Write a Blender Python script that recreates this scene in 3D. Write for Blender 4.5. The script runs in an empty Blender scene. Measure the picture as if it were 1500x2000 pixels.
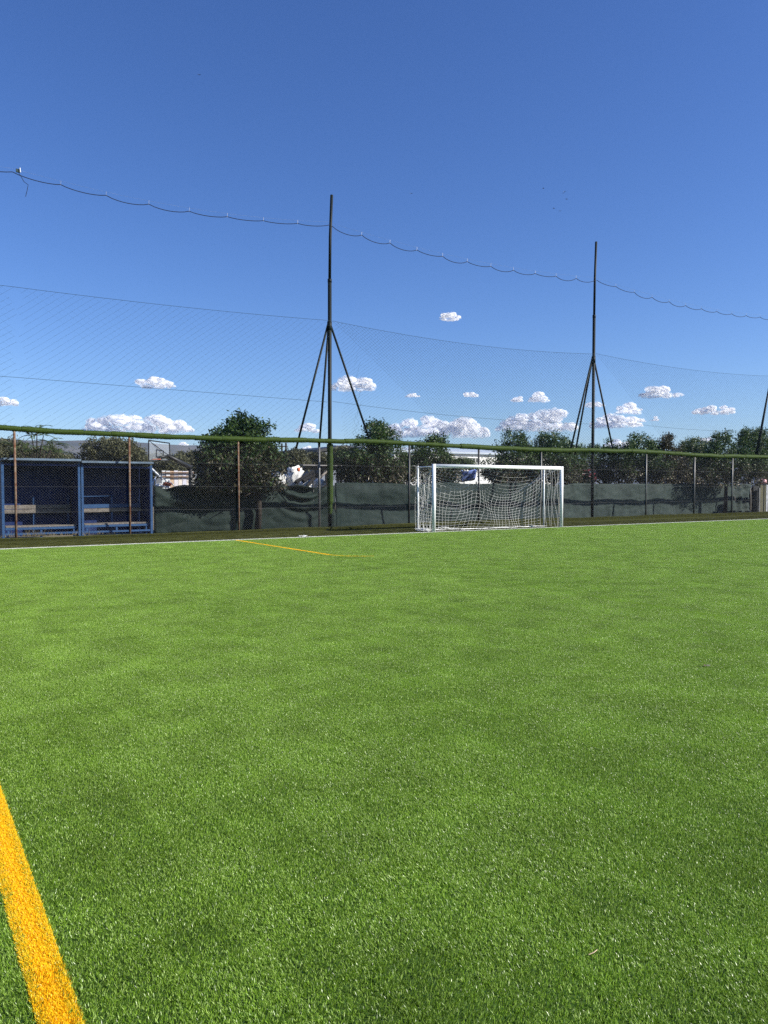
import bpy, math, random
import numpy as np
from mathutils import Vector, Matrix, noise
random.seed(7); RNG = np.random.default_rng(7)
S = bpy.context.scene; C = S.collection
R = math.radians
# ------------------------------------------------------------------ camera, sky, sun, exposure
EYE = 1.42; YAW = R(32.5); PITCH = R(-1.909)
cam = bpy.data.cameras.new('camera'); cam_o = bpy.data.objects.new('camera', cam); C.objects.link(cam_o)
cam.sensor_fit = 'VERTICAL'; cam.sensor_height = 36; cam.lens = 27; cam.clip_start = .05; cam.clip_end = 9000
cam_o.location = (0, 0, EYE); cam_o.rotation_euler = (R(90) + PITCH, 0, -YAW); S.camera = cam_o
SUN = Vector((.95, -.9, .8)).normalized()
w = bpy.data.worlds.new("World"); S.world = w; w.use_nodes = True
wn = w.node_tree.nodes; wl = w.node_tree.links
sky = wn.new('ShaderNodeTexSky'); sky.sky_type = 'NISHITA'; sky.sun_disc = False
sky.sun_elevation = math.asin(SUN.z); sky.sun_rotation = math.atan2(SUN.x, SUN.y)
sky.altitude = 300; sky.air_density = 1.0; sky.dust_density = .5; sky.ozone_density = 5.5
hs = wn.new('ShaderNodeHueSaturation'); hs.inputs['Saturation'].default_value = 1.14; hs.inputs['Hue'].default_value = .513; hs.inputs['Value'].default_value = 1.0
wl.new(sky.outputs[0], hs.inputs['Color']); wl.new(hs.outputs[0], wn['Background'].inputs[0])
wn['Background'].inputs[1].default_value = .0725
sl = bpy.data.lights.new('sun', 'SUN'); sl.energy = 4.2; sl.angle = R(.53); sl.color = (1, .955, .88)
so = bpy.data.objects.new('sun', sl); C.objects.link(so); so.rotation_euler = SUN.to_track_quat('Z', 'Y').to_euler()
vs = S.view_settings; vs.view_transform = 'Standard'; vs.look = 'None'; vs.gamma = 1; vs.use_curve_mapping = False; vs.exposure = 1.1
S.render.engine = 'CYCLES'; S.cycles.use_denoising = False; S.cycles.transparent_max_bounces = 24
S.cycles.max_bounces = 12; S.cycles.transmission_bounces = 12; S.cycles.volume_bounces = 0; S.cycles.sample_clamp_indirect = 6
S.render.filter_size = 1.35

def at(px, py, Y):
    """point of the place seen at a pixel of the 1500x2000 photograph, on the upright plane y = Y"""
    s, c, sp, cp = math.sin(YAW), math.cos(YAW), math.sin(PITCH), math.cos(PITCH)
    f = Vector((s*cp, c*cp, sp)); r = Vector((c, -s, 0)); u = r.cross(f)
    d = f + (px-750)/1500*r - (py-1000)/1500*u
    return Vector((0, 0, EYE)) + d*(Y/d.y)
def mpp(px, Y):                                   # metres per photo pixel there
    return (Y/(math.cos(YAW) - (px-750)/1500*math.sin(YAW)))/1500
YG, YF = 19.14, 21.7                              # goal line, fence

# ------------------------------------------------------------------ materials
MATS = {}
def mat(name, col, rough=.7, metal=0, spec=.4, var=0, vscale=4, vcol=None, bump=0, bscale=40, coord='Object', detail=6, lo=.38, hi=.66):
    if name in MATS: return MATS[name]
    m = bpy.data.materials.new(name); m.use_nodes = True; n = m.node_tree.nodes; l = m.node_tree.links
    b = n['Principled BSDF']; b.inputs['Base Color'].default_value = (*col, 1)
    b.inputs['Roughness'].default_value = rough; b.inputs['Metallic'].default_value = metal
    b.inputs['Specular IOR Level'].default_value = spec
    tc = n.new('ShaderNodeTexCoord')
    if var or vcol:
        nz = n.new('ShaderNodeTexNoise'); nz.inputs['Scale'].default_value = vscale; nz.inputs['Detail'].default_value = detail
        nz.inputs['Roughness'].default_value = .62
        l.new(tc.outputs[coord], nz.inputs['Vector'])
        cr = n.new('ShaderNodeValToRGB'); l.new(nz.outputs['Fac'], cr.inputs[0])
        v2 = vcol if vcol else tuple(c*(1-var) for c in col)
        cr.color_ramp.elements[0].position = lo; cr.color_ramp.elements[0].color = (*col, 1)
        cr.color_ramp.elements[1].position = hi; cr.color_ramp.elements[1].color = (*v2, 1)
        l.new(cr.outputs[0], b.inputs['Base Color'])
    if bump:
        nb = n.new('ShaderNodeTexNoise'); nb.inputs['Scale'].default_value = bscale; nb.inputs['Detail'].default_value = 5
        l.new(tc.outputs[coord], nb.inputs['Vector'])
        bp = n.new('ShaderNodeBump'); bp.inputs['Strength'].default_value = bump; bp.inputs['Distance'].default_value = .02
        l.new(nb.outputs['Fac'], bp.inputs['Height']); l.new(bp.outputs[0], b.inputs['Normal'])
    MATS[name] = m; return m
def blade_mat(name, cols, rough=.4, spec=.5, trans=.3, hue=None, big=.0):
    """leaf or grass blade: a colour per blade, some light through"""
    m = bpy.data.materials.new(name); m.use_nodes = True; n = m.node_tree.nodes; l = m.node_tree.links
    b = n['Principled BSDF']; out = n['Material Output']
    g = n.new('ShaderNodeNewGeometry'); cr = n.new('ShaderNodeValToRGB'); cr.color_ramp.interpolation = 'LINEAR'
    l.new(g.outputs['Random Per Island'], cr.inputs[0])
    el = cr.color_ramp.elements
    while len(el) < len(cols): el.new(.5)
    for i, c in enumerate(cols): el[i].position = i/(len(cols)-1); el[i].color = (*c, 1)
    col = cr.outputs[0]
    if big:                                       # broad random tone variation over the whole carpet
        tc = n.new('ShaderNodeNewGeometry'); nz = n.new('ShaderNodeTexNoise'); nz.inputs['Scale'].default_value = 2.1; nz.inputs['Detail'].default_value = 5
        nz.inputs['Roughness'].default_value = .6
        l.new(tc.outputs['Position'], nz.inputs['Vector'])
        mr = n.new('ShaderNodeMapRange'); mr.inputs['From Min'].default_value = .3; mr.inputs['From Max'].default_value = .7
        mr.inputs['To Min'].default_value = 1-big; mr.inputs['To Max'].default_value = 1+big
        l.new(nz.outputs['Fac'], mr.inputs['Value'])
        mx = n.new('ShaderNodeVectorMath'); mx.operation = 'SCALE'; l.new(col, mx.inputs[0]); l.new(mr.outputs[0], mx.inputs['Scale'])
        col = mx.outputs[0]
    l.new(col, b.inputs['Base Color']); b.inputs['Roughness'].default_value = rough; b.inputs['Specular IOR Level'].default_value = spec
    if trans:
        t = n.new('ShaderNodeBsdfTranslucent'); l.new(col, t.inputs['Color'])
        ms = n.new('ShaderNodeMixShader'); ms.inputs[0].default_value = trans
        l.new(b.outputs[0], ms.inputs[1]); l.new(t.outputs[0], ms.inputs[2]); l.new(ms.outputs[0], out.inputs['Surface'])
    MATS[name] = m; return m

M_turf = blade_mat('turf green', [(.078, .158, .008), (.165, .30, .019), (.258, .42, .042), (.45, .60, .17)], .34, .48, .36, big=.2)  # palest blade colour imitates glints of sun on the pile
M_yel = blade_mat('turf yellow', [(.93, .53, .008), (.95, .63, .012), (.96, .72, .03)], .4, .3, .38)
M_whi = blade_mat('turf white', [(.6, .62, .55), (.8, .8, .74)], .45, .4, .25)
M_old = blade_mat('turf worn olive', [(.035, .045, .009), (.07, .08, .016), (.12, .115, .03)], .6, .25, .25, big=.25)
M_slv = blade_mat('turf sleeve', [(.016, .034, .005), (.034, .062, .009), (.06, .09, .016)], .7, .15, .2)
M_base = mat('turf backing', (.06, .11, .018), .95, spec=.1, var=.4, vscale=60)
M_soil = mat('dry soil', (.10, .085, .06), .95, spec=.1, vcol=(.16, .14, .09), vscale=.8, bump=.6, bscale=12)
M_pole = mat('dark green paint', (.004, .008, .008), .6, spec=.22, vcol=(.011, .018, .016), vscale=3, lo=.5, hi=.8)
M_galv = mat('weathered zinc', (.15, .15, .145), .5, .55, var=.4, vscale=8)
M_dgalv = mat('dark grey pipe', (.06, .06, .06), .5, .3, var=.4, vscale=8)
M_wire = mat('mesh wire', (.085, .09, .09), .6, .2, var=.35, vscale=2)
M_rust = mat('rusted pipe', (.095, .038, .018), .85, spec=.15, vcol=(.19, .15, .11), vscale=11, bump=.4, bscale=60)
M_net = mat('green twine', (.03, .05, .05), .8, spec=.2)
M_rope = mat('dark rope', (.012, .014, .022), .8, spec=.2)
M_steelw = mat('pale wire', (.4, .42, .44), .35, .4)
M_white = mat('white enamel', (.78, .8, .79), .32, spec=.5, vcol=(.66, .68, .66), vscale=5, lo=.5, hi=.75)
M_string = mat('white net cord', (.8, .8, .76), .8, spec=.2)
M_blue = mat('blue paint', (.005, .015, .07), .6, spec=.2, vcol=(.010, .026, .10), vscale=5, bump=.08, bscale=30)
M_bluef = mat('blue frame paint', (.017, .054, .135), .55, spec=.25, vcol=(.026, .072, .165), vscale=6)
M_roof = mat('faded sheet roof', (.11, .16, .22), .6, spec=.3, var=.35, vscale=4)
M_wood = mat('grey weathered wood', (.12, .105, .09), .85, spec=.2, vcol=(.20, .18, .155), vscale=11, bump=.5, bscale=30)
M_bark = mat('bark', (.018, .015, .012), .9, spec=.1, vcol=(.04, .034, .028), vscale=9, bump=.6, bscale=20)
M_dirtyw = mat('woven white sack', (.72, .72, .70), .8, spec=.2, vcol=(.5, .5, .47), vscale=3, bump=.3, bscale=9)
M_orange = mat('faded orange plastic', (.55, .13, .05), .6)
M_dark = mat('dark stained timber', (.012, .012, .012), .8, spec=.2, var=.3, vscale=7)
M_black = mat('black steel', (.012, .013, .014), .5)
M_conc = mat('grey board', (.26, .25, .24), .9, spec=.2, var=.3, vscale=4)
M_wallw = mat('white rendered wall', (.74, .74, .70), .85, spec=.2, var=.14, vscale=.6)
M_sheet = mat('pale roof sheet', (.42, .47, .52), .5, spec=.4, var=.15, vscale=.5)
M_shed = mat('grey shed sheet', (.16, .18, .21), .7, var=.2, vscale=1)
M_glass = mat('dark window glass', (.03, .035, .04), .1, spec=.8)
M_tarp = mat('blue tarpaulin', (.11, .17, .42), .55, spec=.4, vcol=(.08, .13, .34), vscale=5, bump=.4, bscale=6)
M_maroon = mat('maroon paint', (.17, .012, .03), .4, spec=.5, var=.3, vscale=5)
M_pink = mat('faded pink paint', (.66, .36, .38), .5, var=.2, vscale=6)
M_olive = mat('olive board', (.075, .07, .028), .75, var=.2, vscale=3)
M_dry = blade_mat('dry stems', [(.10, .085, .04), (.24, .20, .11)], .8, .2, .2)
M_acry = mat('scuffed clear board', (.45, .5, .55), .3, spec=.5)
def pane(m, alpha):
    n = m.node_tree.nodes; n['Principled BSDF'].inputs['Alpha'].default_value = alpha
pane(M_acry, .14)
def screen_mat(name, col):
    m = mat(name, col, .75, spec=.18, vcol=tuple(c*1.35 for c in col), vscale=2.2, lo=.35, hi=.7)
    n = m.node_tree.nodes; l = m.node_tree.links; b = n['Principled BSDF']
    wv = n.new('ShaderNodeTexWave'); wv.inputs['Scale'].default_value = 60; wv.inputs['Distortion'].default_value = 1
    tc = n.new('ShaderNodeTexCoord'); l.new(tc.outputs['Object'], wv.inputs['Vector'])
    nb = n.new('ShaderNodeTexNoise'); nb.inputs['Scale'].default_value = 3.5; nb.inputs['Detail'].default_value = 6; l.new(tc.outputs['Object'], nb.inputs['Vector'])
    bp = n.new('ShaderNodeBump'); bp.inputs['Strength'].default_value = .5; bp.inputs['Distance'].default_value = .06
    l.new(nb.outputs['Fac'], bp.inputs['Height']); l.new(bp.outputs[0], b.inputs['Normal'])
    return m
M_scr = screen_mat('shade cloth', (.008, .016, .013))
M_scr2 = screen_mat('shade cloth grey', (.011, .021, .018))
M_scr3 = screen_mat('shade cloth pale', (.020, .032, .028))
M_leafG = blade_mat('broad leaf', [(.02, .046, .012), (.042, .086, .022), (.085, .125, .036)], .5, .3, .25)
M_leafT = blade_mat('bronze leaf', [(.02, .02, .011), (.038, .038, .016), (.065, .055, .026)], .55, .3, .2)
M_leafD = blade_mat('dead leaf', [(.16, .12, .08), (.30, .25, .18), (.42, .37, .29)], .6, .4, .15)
M_leafO = blade_mat('olive leaf', [(.04, .045, .02), (.075, .08, .038), (.12, .12, .062)], .55, .3, .2)
M_leafA = blade_mat('feather leaf', [(.03, .055, .014), (.06, .095, .028), (.10, .12, .05)], .45, .4, .3)

# ------------------------------------------------------------------ mesh building
class MB:
    def __init__(s): s.v = []; s.f = []; s.m = []; s.cur = 0
    def add(s, vs, fs):
        o = len(s.v); s.v += [tuple(p) for p in vs]; s.f += [tuple(i+o for i in f) for f in fs]; s.m += [s.cur]*len(fs)
    def box(s, c, d, rot=None, bev=0):
        x, y, z = d[0]/2, d[1]/2, d[2]/2; c = Vector(c)
        vs = [Vector((i, j, k)) for i in (-x, x) for j in (-y, y) for k in (-z, z)]
        if rot is not None: vs = [rot @ q for q in vs]
        s.add([c+q for q in vs], [(0, 1, 3, 2), (4, 6, 7, 5), (0, 4, 5, 1), (2, 3, 7, 6), (0, 2, 6, 4), (1, 5, 7, 3)])
    def tube(s, pts, r, n=6, cap=True):
        pts = [Vector(p) for p in pts]; k = len(pts); rs = r if isinstance(r, (list, tuple)) else [r]*k
        vs = []; ref = None
        for i, p in enumerate(pts):
            t = (pts[min(i+1, k-1)] - pts[max(i-1, 0)]).normalized()
            if ref is None:
                ref = Vector((0, 0, 1)) if abs(t.z) < .9 else Vector((1, 0, 0))
            a = t.cross(ref).normalized(); b = a.cross(t); ref = b
            for j in range(n):
                q = 2*math.pi*j/n; vs.append(p + (a*math.cos(q)+b*math.sin(q))*rs[i])
        fs = [(i*n+j, i*n+(j+1) % n, (i+1)*n+(j+1) % n, (i+1)*n+j) for i in range(k-1) for j in range(n)]
        if cap: fs += [tuple(reversed(range(n))), tuple(range((k-1)*n, k*n))]
        s.add(vs, fs)
    def grid(s, P):                               # P[i][j] points
        h, wd = len(P), len(P[0])
        s.add([p for r in P for p in r], [(i*wd+j, i*wd+j+1, (i+1)*wd+j+1, (i+1)*wd+j) for i in range(h-1) for j in range(wd-1)])
    def build(s, name, mats, parent=None, smooth=False, at=None):
        me = bpy.data.meshes.new(name)
        o0 = Vector(at) if at is not None else Vector((0, 0, 0))
        me.from_pydata([Vector(p)-o0 for p in s.v], [], s.f)
        mats = mats if isinstance(mats, (list, tuple)) else [mats]
        for m in mats: me.materials.append(m)
        if len(mats) > 1: me.polygons.foreach_set('material_index', s.m)
        if smooth: me.polygons.foreach_set('use_smooth', [True]*len(me.polygons))
        me.update()
        o = bpy.data.objects.new(name, me); C.objects.link(o); o.location = o0
        if parent is not None:
            o.parent = parent; o.location = o0 - parent.location
        return o
def np_mesh(name, V, F, mats, parent=None, mi=None):
    me = bpy.data.meshes.new(name); nv, nf, k = len(V), len(F), F.shape[1]
    me.vertices.add(nv); me.vertices.foreach_set('co', np.asarray(V, dtype=np.float32).ravel())
    me.loops.add(nf*k); me.loops.foreach_set('vertex_index', F.ravel().astype(np.int32))
    me.polygons.add(nf); me.polygons.foreach_set('loop_start', np.arange(0, nf*k, k, dtype=np.int32))
    for m in (mats if isinstance(mats, (list, tuple)) else [mats]): me.materials.append(m)
    if mi is not None: me.polygons.foreach_set('material_index', mi.astype(np.int32))
    me.update(calc_edges=True); me.validate()
    o = bpy.data.objects.new(name, me)
    return o
def tag(o, label=None, cat=None, group=None, kind=None):
    if label: o['label'] = label
    if cat: o['category'] = cat
    if group: o['group'] = group
    if kind: o['kind'] = kind
    return o
def empty(name, loc, label, cat, group=None):
    o = bpy.data.objects.new(name, None); C.objects.link(o); o.location = loc; o.empty_display_size = .2
    return tag(o, label, cat, group)
def one(mb, name, m, label, cat, group=None, at=None, smooth=False):
    return tag(mb.build(name, m, None, smooth, at), label, cat, group)

# ------------------------------------------------------------------ ground, hills, air
g = MB(); G = 2150
g.add([(-G, -300, -.13), (G, -300, -.13), (G, G, -.13), (-G, G, -.13)], [(0, 1, 2, 3)])
tag(g.build('ground', M_soil), 'dry bare soil stretching away behind the fence', kind='structure')
g = MB(); g.add([(-8, -4, 0), (56, -4, 0), (56, YG+.06, 0), (-8, YG+.06, 0)], [(0, 1, 2, 3)])
tag(g.build('pitch', M_base), 'green artificial football pitch', kind='structure')
g = MB()
prof = [(YG+.06, 0), (20.6, .01), (21.36, .02), (21.47, .05), (21.53, .17), (21.66, .19), (21.85, .12), (21.95, -.14)]
xs = np.arange(-8, 56.1, .5)
def kerb(x, z): return z*(1+.28*noise.noise(Vector((x*.45, 3, 0))))*(.5+.5*min(1, max(0, (x-8)/9))) if z > .03 else z
g.grid([[(x, y, kerb(x, z)) for x in xs] for y, z in prof])
tag(g.build('verge', mat('worn olive backing', (.040, .044, .012), .95, spec=.1, var=.4, vscale=30), smooth=True), 'strip of worn olive turf turned up against the fence foot', kind='structure')
M_hill = mat('scrub hillside', (.075, .08, .05), .95, spec=.1, vcol=(.13, .12, .085), vscale=.012, coord='Object')
h = MB(); P = []
ridge = [(-200, 854), (60, 855), (120, 858), (200, 862), (280, 864), (390, 874), (480, 880), (590, 888), (700, 890), (900, 893), (1100, 899), (1300, 903), (1700, 905)]
rx = [at(p, q, 1750) for p, q in ridge]
RX = [v.x for v in rx]; RZ = [v.z for v in rx]
hx = np.linspace(RX[0], RX[-1], 140)
for k, (y, s) in enumerate(((1250, 0), (1400, .25), (1600, .7), (1750, 1), (1900, .9), (2100, .5))):
    P.append([(x*y/1750, y, s*float(np.interp(x, RX, RZ))*(1+.08*noise.fractal(Vector((x*.006, y*.004, 1)), 1, 2, 4))-.5) for x in hx])
h.grid(P); tag(h.build('hills', M_hill, smooth=True), 'low scrubby hills fading to blue on the horizon', kind='structure')
hz = MB(); hz.box((300, 930, 55), (4800, 2500, 113))
m = bpy.data.materials.new('thin air'); m.use_nodes = True; n = m.node_tree.nodes; n.remove(n['Principled BSDF'])
pv = n.new('ShaderNodeVolumePrincipled'); pv.inputs['Color'].default_value = (.26, .42, .92, 1); pv.inputs['Density'].default_value = .00011
m.node_tree.links.new(pv.outputs[0], n['Material Output'].inputs['Volume'])
HAZE = tag(hz.build('haze', m), 'thin blue air', kind='stuff')

# ------------------------------------------------------------------ turf: real blades, instanced patches
def patch(name, sx, sy, nbl, m, lean, hgt=.026, wid=.0021):
    """one piece of carpet, sx by sy metres, centred; lean tilts the pile"""
    n = nbl; P = np.zeros((n, 3)); P[:, 0] = RNG.uniform(-sx/2, sx/2, n); P[:, 1] = RNG.uniform(-sy/2, sy/2, n)
    H = hgt*RNG.uniform(.65, 1.15, n); a = RNG.uniform(0, 2*np.pi, n)
    L = np.stack([lean[0] + RNG.normal(0, .42, n), lean[1] + RNG.normal(0, .42, n), np.ones(n)], 1)
    L /= np.linalg.norm(L, axis=1)[:, None]
    W = np.stack([np.cos(a), np.sin(a), np.zeros(n)], 1)*wid*RNG.uniform(.6, 1.2, n)[:, None]
    mid = P + L*(H*.55)[:, None]; d2 = L*np.array([1.5, 1.5, .8]); tip = mid + d2*(H*.5)[:, None]
    V = np.stack([P-W*.5, P+W*.5, mid-W*.45, mid+W*.45, tip], 1).reshape(-1, 3)
    b = (np.arange(n)*5)[:, None]
    F = np.concatenate([b+np.array([[0, 1, 3]]), b+np.array([[0, 3, 2]]), b+np.array([[2, 3, 4]])])
    return np_mesh(name, V, F, m)
def scatter(name, label, pts, patches):
    """pts rows: x y z rx rz sx sy sz variant"""
    A = np.array(pts, dtype=np.float32); me = bpy.data.meshes.new(name)
    me.vertices.add(len(A)); me.vertices.foreach_set('co', A[:, :3].ravel().copy())
    def attr(nm, typ, data):
        t = me.attributes.new(nm, typ, 'POINT'); t.data.foreach_set('vector' if typ == 'FLOAT_VECTOR' else 'value', np.ascontiguousarray(data).ravel())
    attr('rot', 'FLOAT_VECTOR', np.stack([A[:, 3], A[:, 3]*0, A[:, 4]], 1).astype(np.float32)); attr('scl', 'FLOAT_VECTOR', A[:, 5:8]); attr('var', 'INT', A[:, 8].astype(np.int32))
    o = bpy.data.objects.new(name, me); C.objects.link(o)
    ng = bpy.data.node_groups.new(name, 'GeometryNodeTree')
    ng.interface.new_socket('Geometry', in_out='INPUT', socket_type='NodeSocketGeometry'); ng.interface.new_socket('Geometry', in_out='OUTPUT', socket_type='NodeSocketGeometry')
    N = ng.nodes; L = ng.links; gi = N.new('NodeGroupInput'); go = N.new('NodeGroupOutput'); jn = N.new('GeometryNodeJoinGeometry')
    def na(nm, t):
        q = N.new('GeometryNodeInputNamedAttribute'); q.data_type = t; q.inputs['Name'].default_value = nm; return q.outputs['Attribute']
    rot, scl, var = na('rot', 'FLOAT_VECTOR'), na('scl', 'FLOAT_VECTOR'), na('var', 'INT')
    e2r = N.new('FunctionNodeEulerToRotation'); L.new(rot, e2r.inputs[0])
    for k, p in enumerate(patches):
        oi = N.new('GeometryNodeObjectInfo'); oi.inputs['Object'].default_value = p; oi.inputs['As Instance'].default_value = True
        cmp = N.new('FunctionNodeCompare'); cmp.data_type = 'INT'; cmp.operation = 'EQUAL'
        ia = [i for i in cmp.inputs if i.type == 'INT']; L.new(var, ia[0]); ia[1].default_value = k
        ip = N.new('GeometryNodeInstanceOnPoints'); L.new(gi.outputs[0], ip.inputs['Points']); L.new(cmp.outputs[0], ip.inputs['Selection'])
        L.new(oi.outputs['Geometry'], ip.inputs['Instance']); L.new(e2r.outputs[0], ip.inputs['Rotation']); L.new(scl, ip.inputs['Scale'])
        L.new(ip.outputs[0], jn.inputs[0])
    L.new(jn.outputs[0], go.inputs[0])
    md = o.modifiers.new('scatter', 'NODES'); md.node_group = ng
    return tag(o, label, kind='stuff')
PS = .25
# brushed pile: four lean states
gp = [patch('turf_patch', PS*1.22, PS*1.12, 6000, M_turf, ln, .0135, .0021) for ln in ((-.22, .05), (-.08, .12), (.06, -.05), (.2, -.15)) for _ in range(4)]
op = [patch('old_turf_patch', PS*1.06, PS*1.06, 1900, M_old, ln, .016) for ln in ((-.5, .1), (.2, .4))]
yp = [patch('yellow_patch', .105, PS*1.03, 4600, M_yel, ln, .0145, .0024) for ln in ((-.2, .1), (.1, -.1))]
yfp = [patch('faded_yellow_patch', .10, PS*1.03, 220, M_yel, ln, .021, .0022) for ln in ((-.2, .1), (.1, -.1))]
wp = [patch('white_patch', PS*1.03, .125, 3000, M_whi, ln, .024, .0024) for ln in ((-.2, .1), (.1, -.1))]
LX0, LX1 = .291, .396                             # near yellow line
FX, FY = 7.55, 13.18                              # far penalty-box line and its corner
def seen(x, y, mg=1.2):
    zc = .537*x + .843*y; xc = .843*x - .537*y
    return zc > .6 and abs(xc) < .5*zc + mg and zc > 1.25
def split(a, b, step):
    k = max(1, round((b-a)/step)); e = np.linspace(a, b, k+1); return [((e[i]+e[i+1])/2, (e[i+1]-e[i])/step) for i in range(k)]
cols = [(-7.0, LX0), (LX1, FX-.05), (FX-.05, FX+.05), (FX+.05, 46)]
pg = []; py_ = []; pyf = []; pw = []; po = []
rows = split(.4, YG-.06, PS)
def variant(x, y):
    q = noise.fractal(Vector((x*.8, y*.8, 5)), 1, 2, 3)*2.0 + noise.noise(Vector((x*.16+40, y*.16, 2)))*1.4 + random.gauss(0, .6) + 1.5
    return max(0, min(3, int(round(q))))*4 + random.randrange(4)
for (a, b) in cols:
    for x, fx_ in split(a, b, PS):
        for y, fy_ in rows:
            if not seen(x, y): continue
            if abs(x-FX) < .049 and y > FY + .8: continue
            fl = 0 if (abs(x-.34) < .35 or abs(x-FX) < .3) else random.gauss(0, .12)
            pg.append((x, y, .001, 0, fl, max(fx_, .4), fy_, random.uniform(.9, 1.08), variant(x, y)))
for y, f in split(.4, YG-.06, PS):
    x = (LX0+LX1)/2
    if seen(x, y): py_.append((x, y, .0015, 0, 0, 1, f, 1, random.randrange(2)))
for y, f in split(FY+.8, YG-.06, PS): py_.append((FX, y, .0015, 0, 0, .75, f, 1, random.randrange(2)))
r_ = .8
for k in range(7):                                # rounded faded corner and the worn line running on behind the arc
    t = math.pi + k/8*math.pi/2; pyf.append((FX+r_+math.cos(t)*r_, FY+r_+math.sin(t)*r_, .002, 0, t-math.pi, 1, 1, 1.05, k % 2)); 
for k in range(0): pyf.append((FX+r_+.2+k*.4, FY, .002, 0, math.pi/2, 1, 1, 1.02, k % 2))
for x, f in split(-2, 46, PS):
    if seen(x, YG): pw.append((x, YG, .0015, 0, 0, f, 1, 1, random.randrange(2)))
    for y, f2 in split(YG+.07, 21.42, PS):
        if seen(x, y): po.append((x, y, .012, 0, random.choice((0, math.pi)), f, f2, random.uniform(.6, 1), random.randrange(2)))
    if seen(x, 21.5):
        kz = kerb(x, .17)
        po.append((x, 21.49, kz*.55+.01, R(72), 0, f, kz/PS*.9, .8, random.randrange(2)))
        po.append((x, 21.6, kz+.005, R(4), 0, f, .6, .9, random.randrange(2)))
scatter('turf', 'short green artificial grass of the football pitch', pg, gp)
yl = scatter('yellow_line', 'yellow line markings woven into the green turf', py_, yp)
M_yb = mat('yellow backing', (.62, .36, .01), .9, spec=.1, var=.3, vscale=50); g = MB()
for x0_, x1_, y0_, y1_ in ((LX0, LX1, .4, YG-.06), (FX-.035, FX+.035, FY+.8, YG-.06)): g.add([(x0_, y0_, .004), (x1_, y0_, .004), (x1_, y1_, .004), (x0_, y1_, .004)], [(0, 1, 2, 3)])
g.build('backing', M_yb, yl)
scatter('faded_yellow_line', 'worn yellow corner line fading into the green turf', pyf, yfp)
scatter('white_goal_line', 'white goal line along the far edge of the turf', pw, wp)
scatter('olive_turf', 'worn olive grass along the fence foot', po, op)

# ------------------------------------------------------------------ the chain-link fence
def fence_x(px): return at(px, 950, YF).x
RAIL = 2.86
def rail_z(x): return RAIL + .035*math.sin(x*.5+1) + .03*noise.noise(Vector((x*.7, 0, 9)))
fence = empty('chain_link_fence', (fence_x(28), YF, 0), 'long chain link fence with a turf wrapped top rail behind the goal', 'fence')
def wires(x0, x1, zt, zb, step, rad, y0, wob=0.004, slope=1.0, nseg=5, fam=(1, -1), off=0.):
    """diagonal mesh wires as thin prisms"""
    V = []; F = []
    for s in fam:
        H = zt - zb; n = int((x1-x0+H)/step)+1
        for i in range(n):
            xs0 = x0 - (H/slope if s > 0 else 0) + i*step
            pts = []
            for k in range(nseg+1):
                t = k/nseg; x = xs0 + (t if s > 0 else 1-t)*H/slope; z = zb + t*H
                pts.append((x + random.uniform(-wob, wob), y0+off*s + random.uniform(-.003, .003), z))
            pts = [p for p in pts if x0-.02 <= p[0] <= x1+.02]
            if len(pts) < 2: continue
            b = len(V)
            for p in pts:
                for q in ((-.87, -.5), (.87, -.5), (0, 1)): V.append((p[0]+q[0]*rad, p[1]+q[1]*rad, p[2]))
            for k in range(len(pts)-1):
                for j in range(3): F.append((b+k*3+j, b+k*3+(j+1) % 3, b+k*3+3+(j+1) % 3, b+k*3+3+j))
    return np.array(V), np.array(F)
V, F = wires(-4, 46, RAIL-.05, .12, 0.072, .0014, YF+.035, off=.002)
o = np_mesh('wire_mesh', V, F, M_wire); C.objects.link(o); o.parent = fence; o.location = -fence.location; o['kind'] = 'stuff'
for z in (.75, 1.42, 2.1):
    t = MB(); t.tube([(x, YF+.04, z+.012*math.sin(x*1.3)) for x in np.arange(-4, 46.1, 1)], .0028, 4); t.build('tension_wire', M_wire, fence)
for px, rusty, rr in ((-190, 1, .03), (30, 1, .031), (253, 1, .030), (466, 1, .029), (799, 0, .034), (935, 0, .036), (1057, 0, .03), (1262, 0, .03), (1356, 0, .034), (1430, 0, .034), (1545, 0, .034)):
    x = fence_x(px); t = MB(); t.tube([(x+.01*random.uniform(-1, 1), YF, RAIL-.02), (x, YF, 1.4), (x, YF, .05)], rr, 10)
    t.build('post', M_rust if rusty else (M_dgalv if px in (799, 935) else M_galv), fence, True)
# turf wrapped rail: sleeves butted end to end
x = -4.; k = 0
while x < 45.5:
    L_ = random.uniform(.42, .95); x1 = x+L_; r0 = random.uniform(.068, .080) if x < 16.4 else random.uniform(.082, .098)
    t = MB(); N_ = max(4, int(L_/.11)); pts = []; rs = []
    dz = random.uniform(-.008, .008)
    for i in range(N_+1):
        u = i/N_; xx = x+.004+u*(L_-.008); pts.append((xx, YF, rail_z(xx)+dz)); rs.append(r0*(1-.06*(abs(2*u-1)**8))*(1+.10*noise.noise(Vector((xx*4, 0, 3)))))
    t.tube(pts, rs, 10)
    for b in range(int(L_*800)):                  # short pile of the wrapped carpet
        u = random.random(); xx = x+u*L_; a = random.uniform(0, 2*math.pi); rr = r0*.95; e = r0+random.uniform(.003, .02)
        c0 = Vector((xx, YF, rail_z(xx)+dz)); d = Vector((0, math.cos(a), math.sin(a))); tx = random.uniform(-.008, .008)
        t.add([c0+d*rr+Vector((-.004, 0, 0)), c0+d*rr+Vector((.004, 0, 0)), c0+d*e+Vector((tx, 0, 0))], [(0, 1, 2)])
    t.build('turf_sleeve', M_slv, fence); x = x1; k += 1

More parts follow.
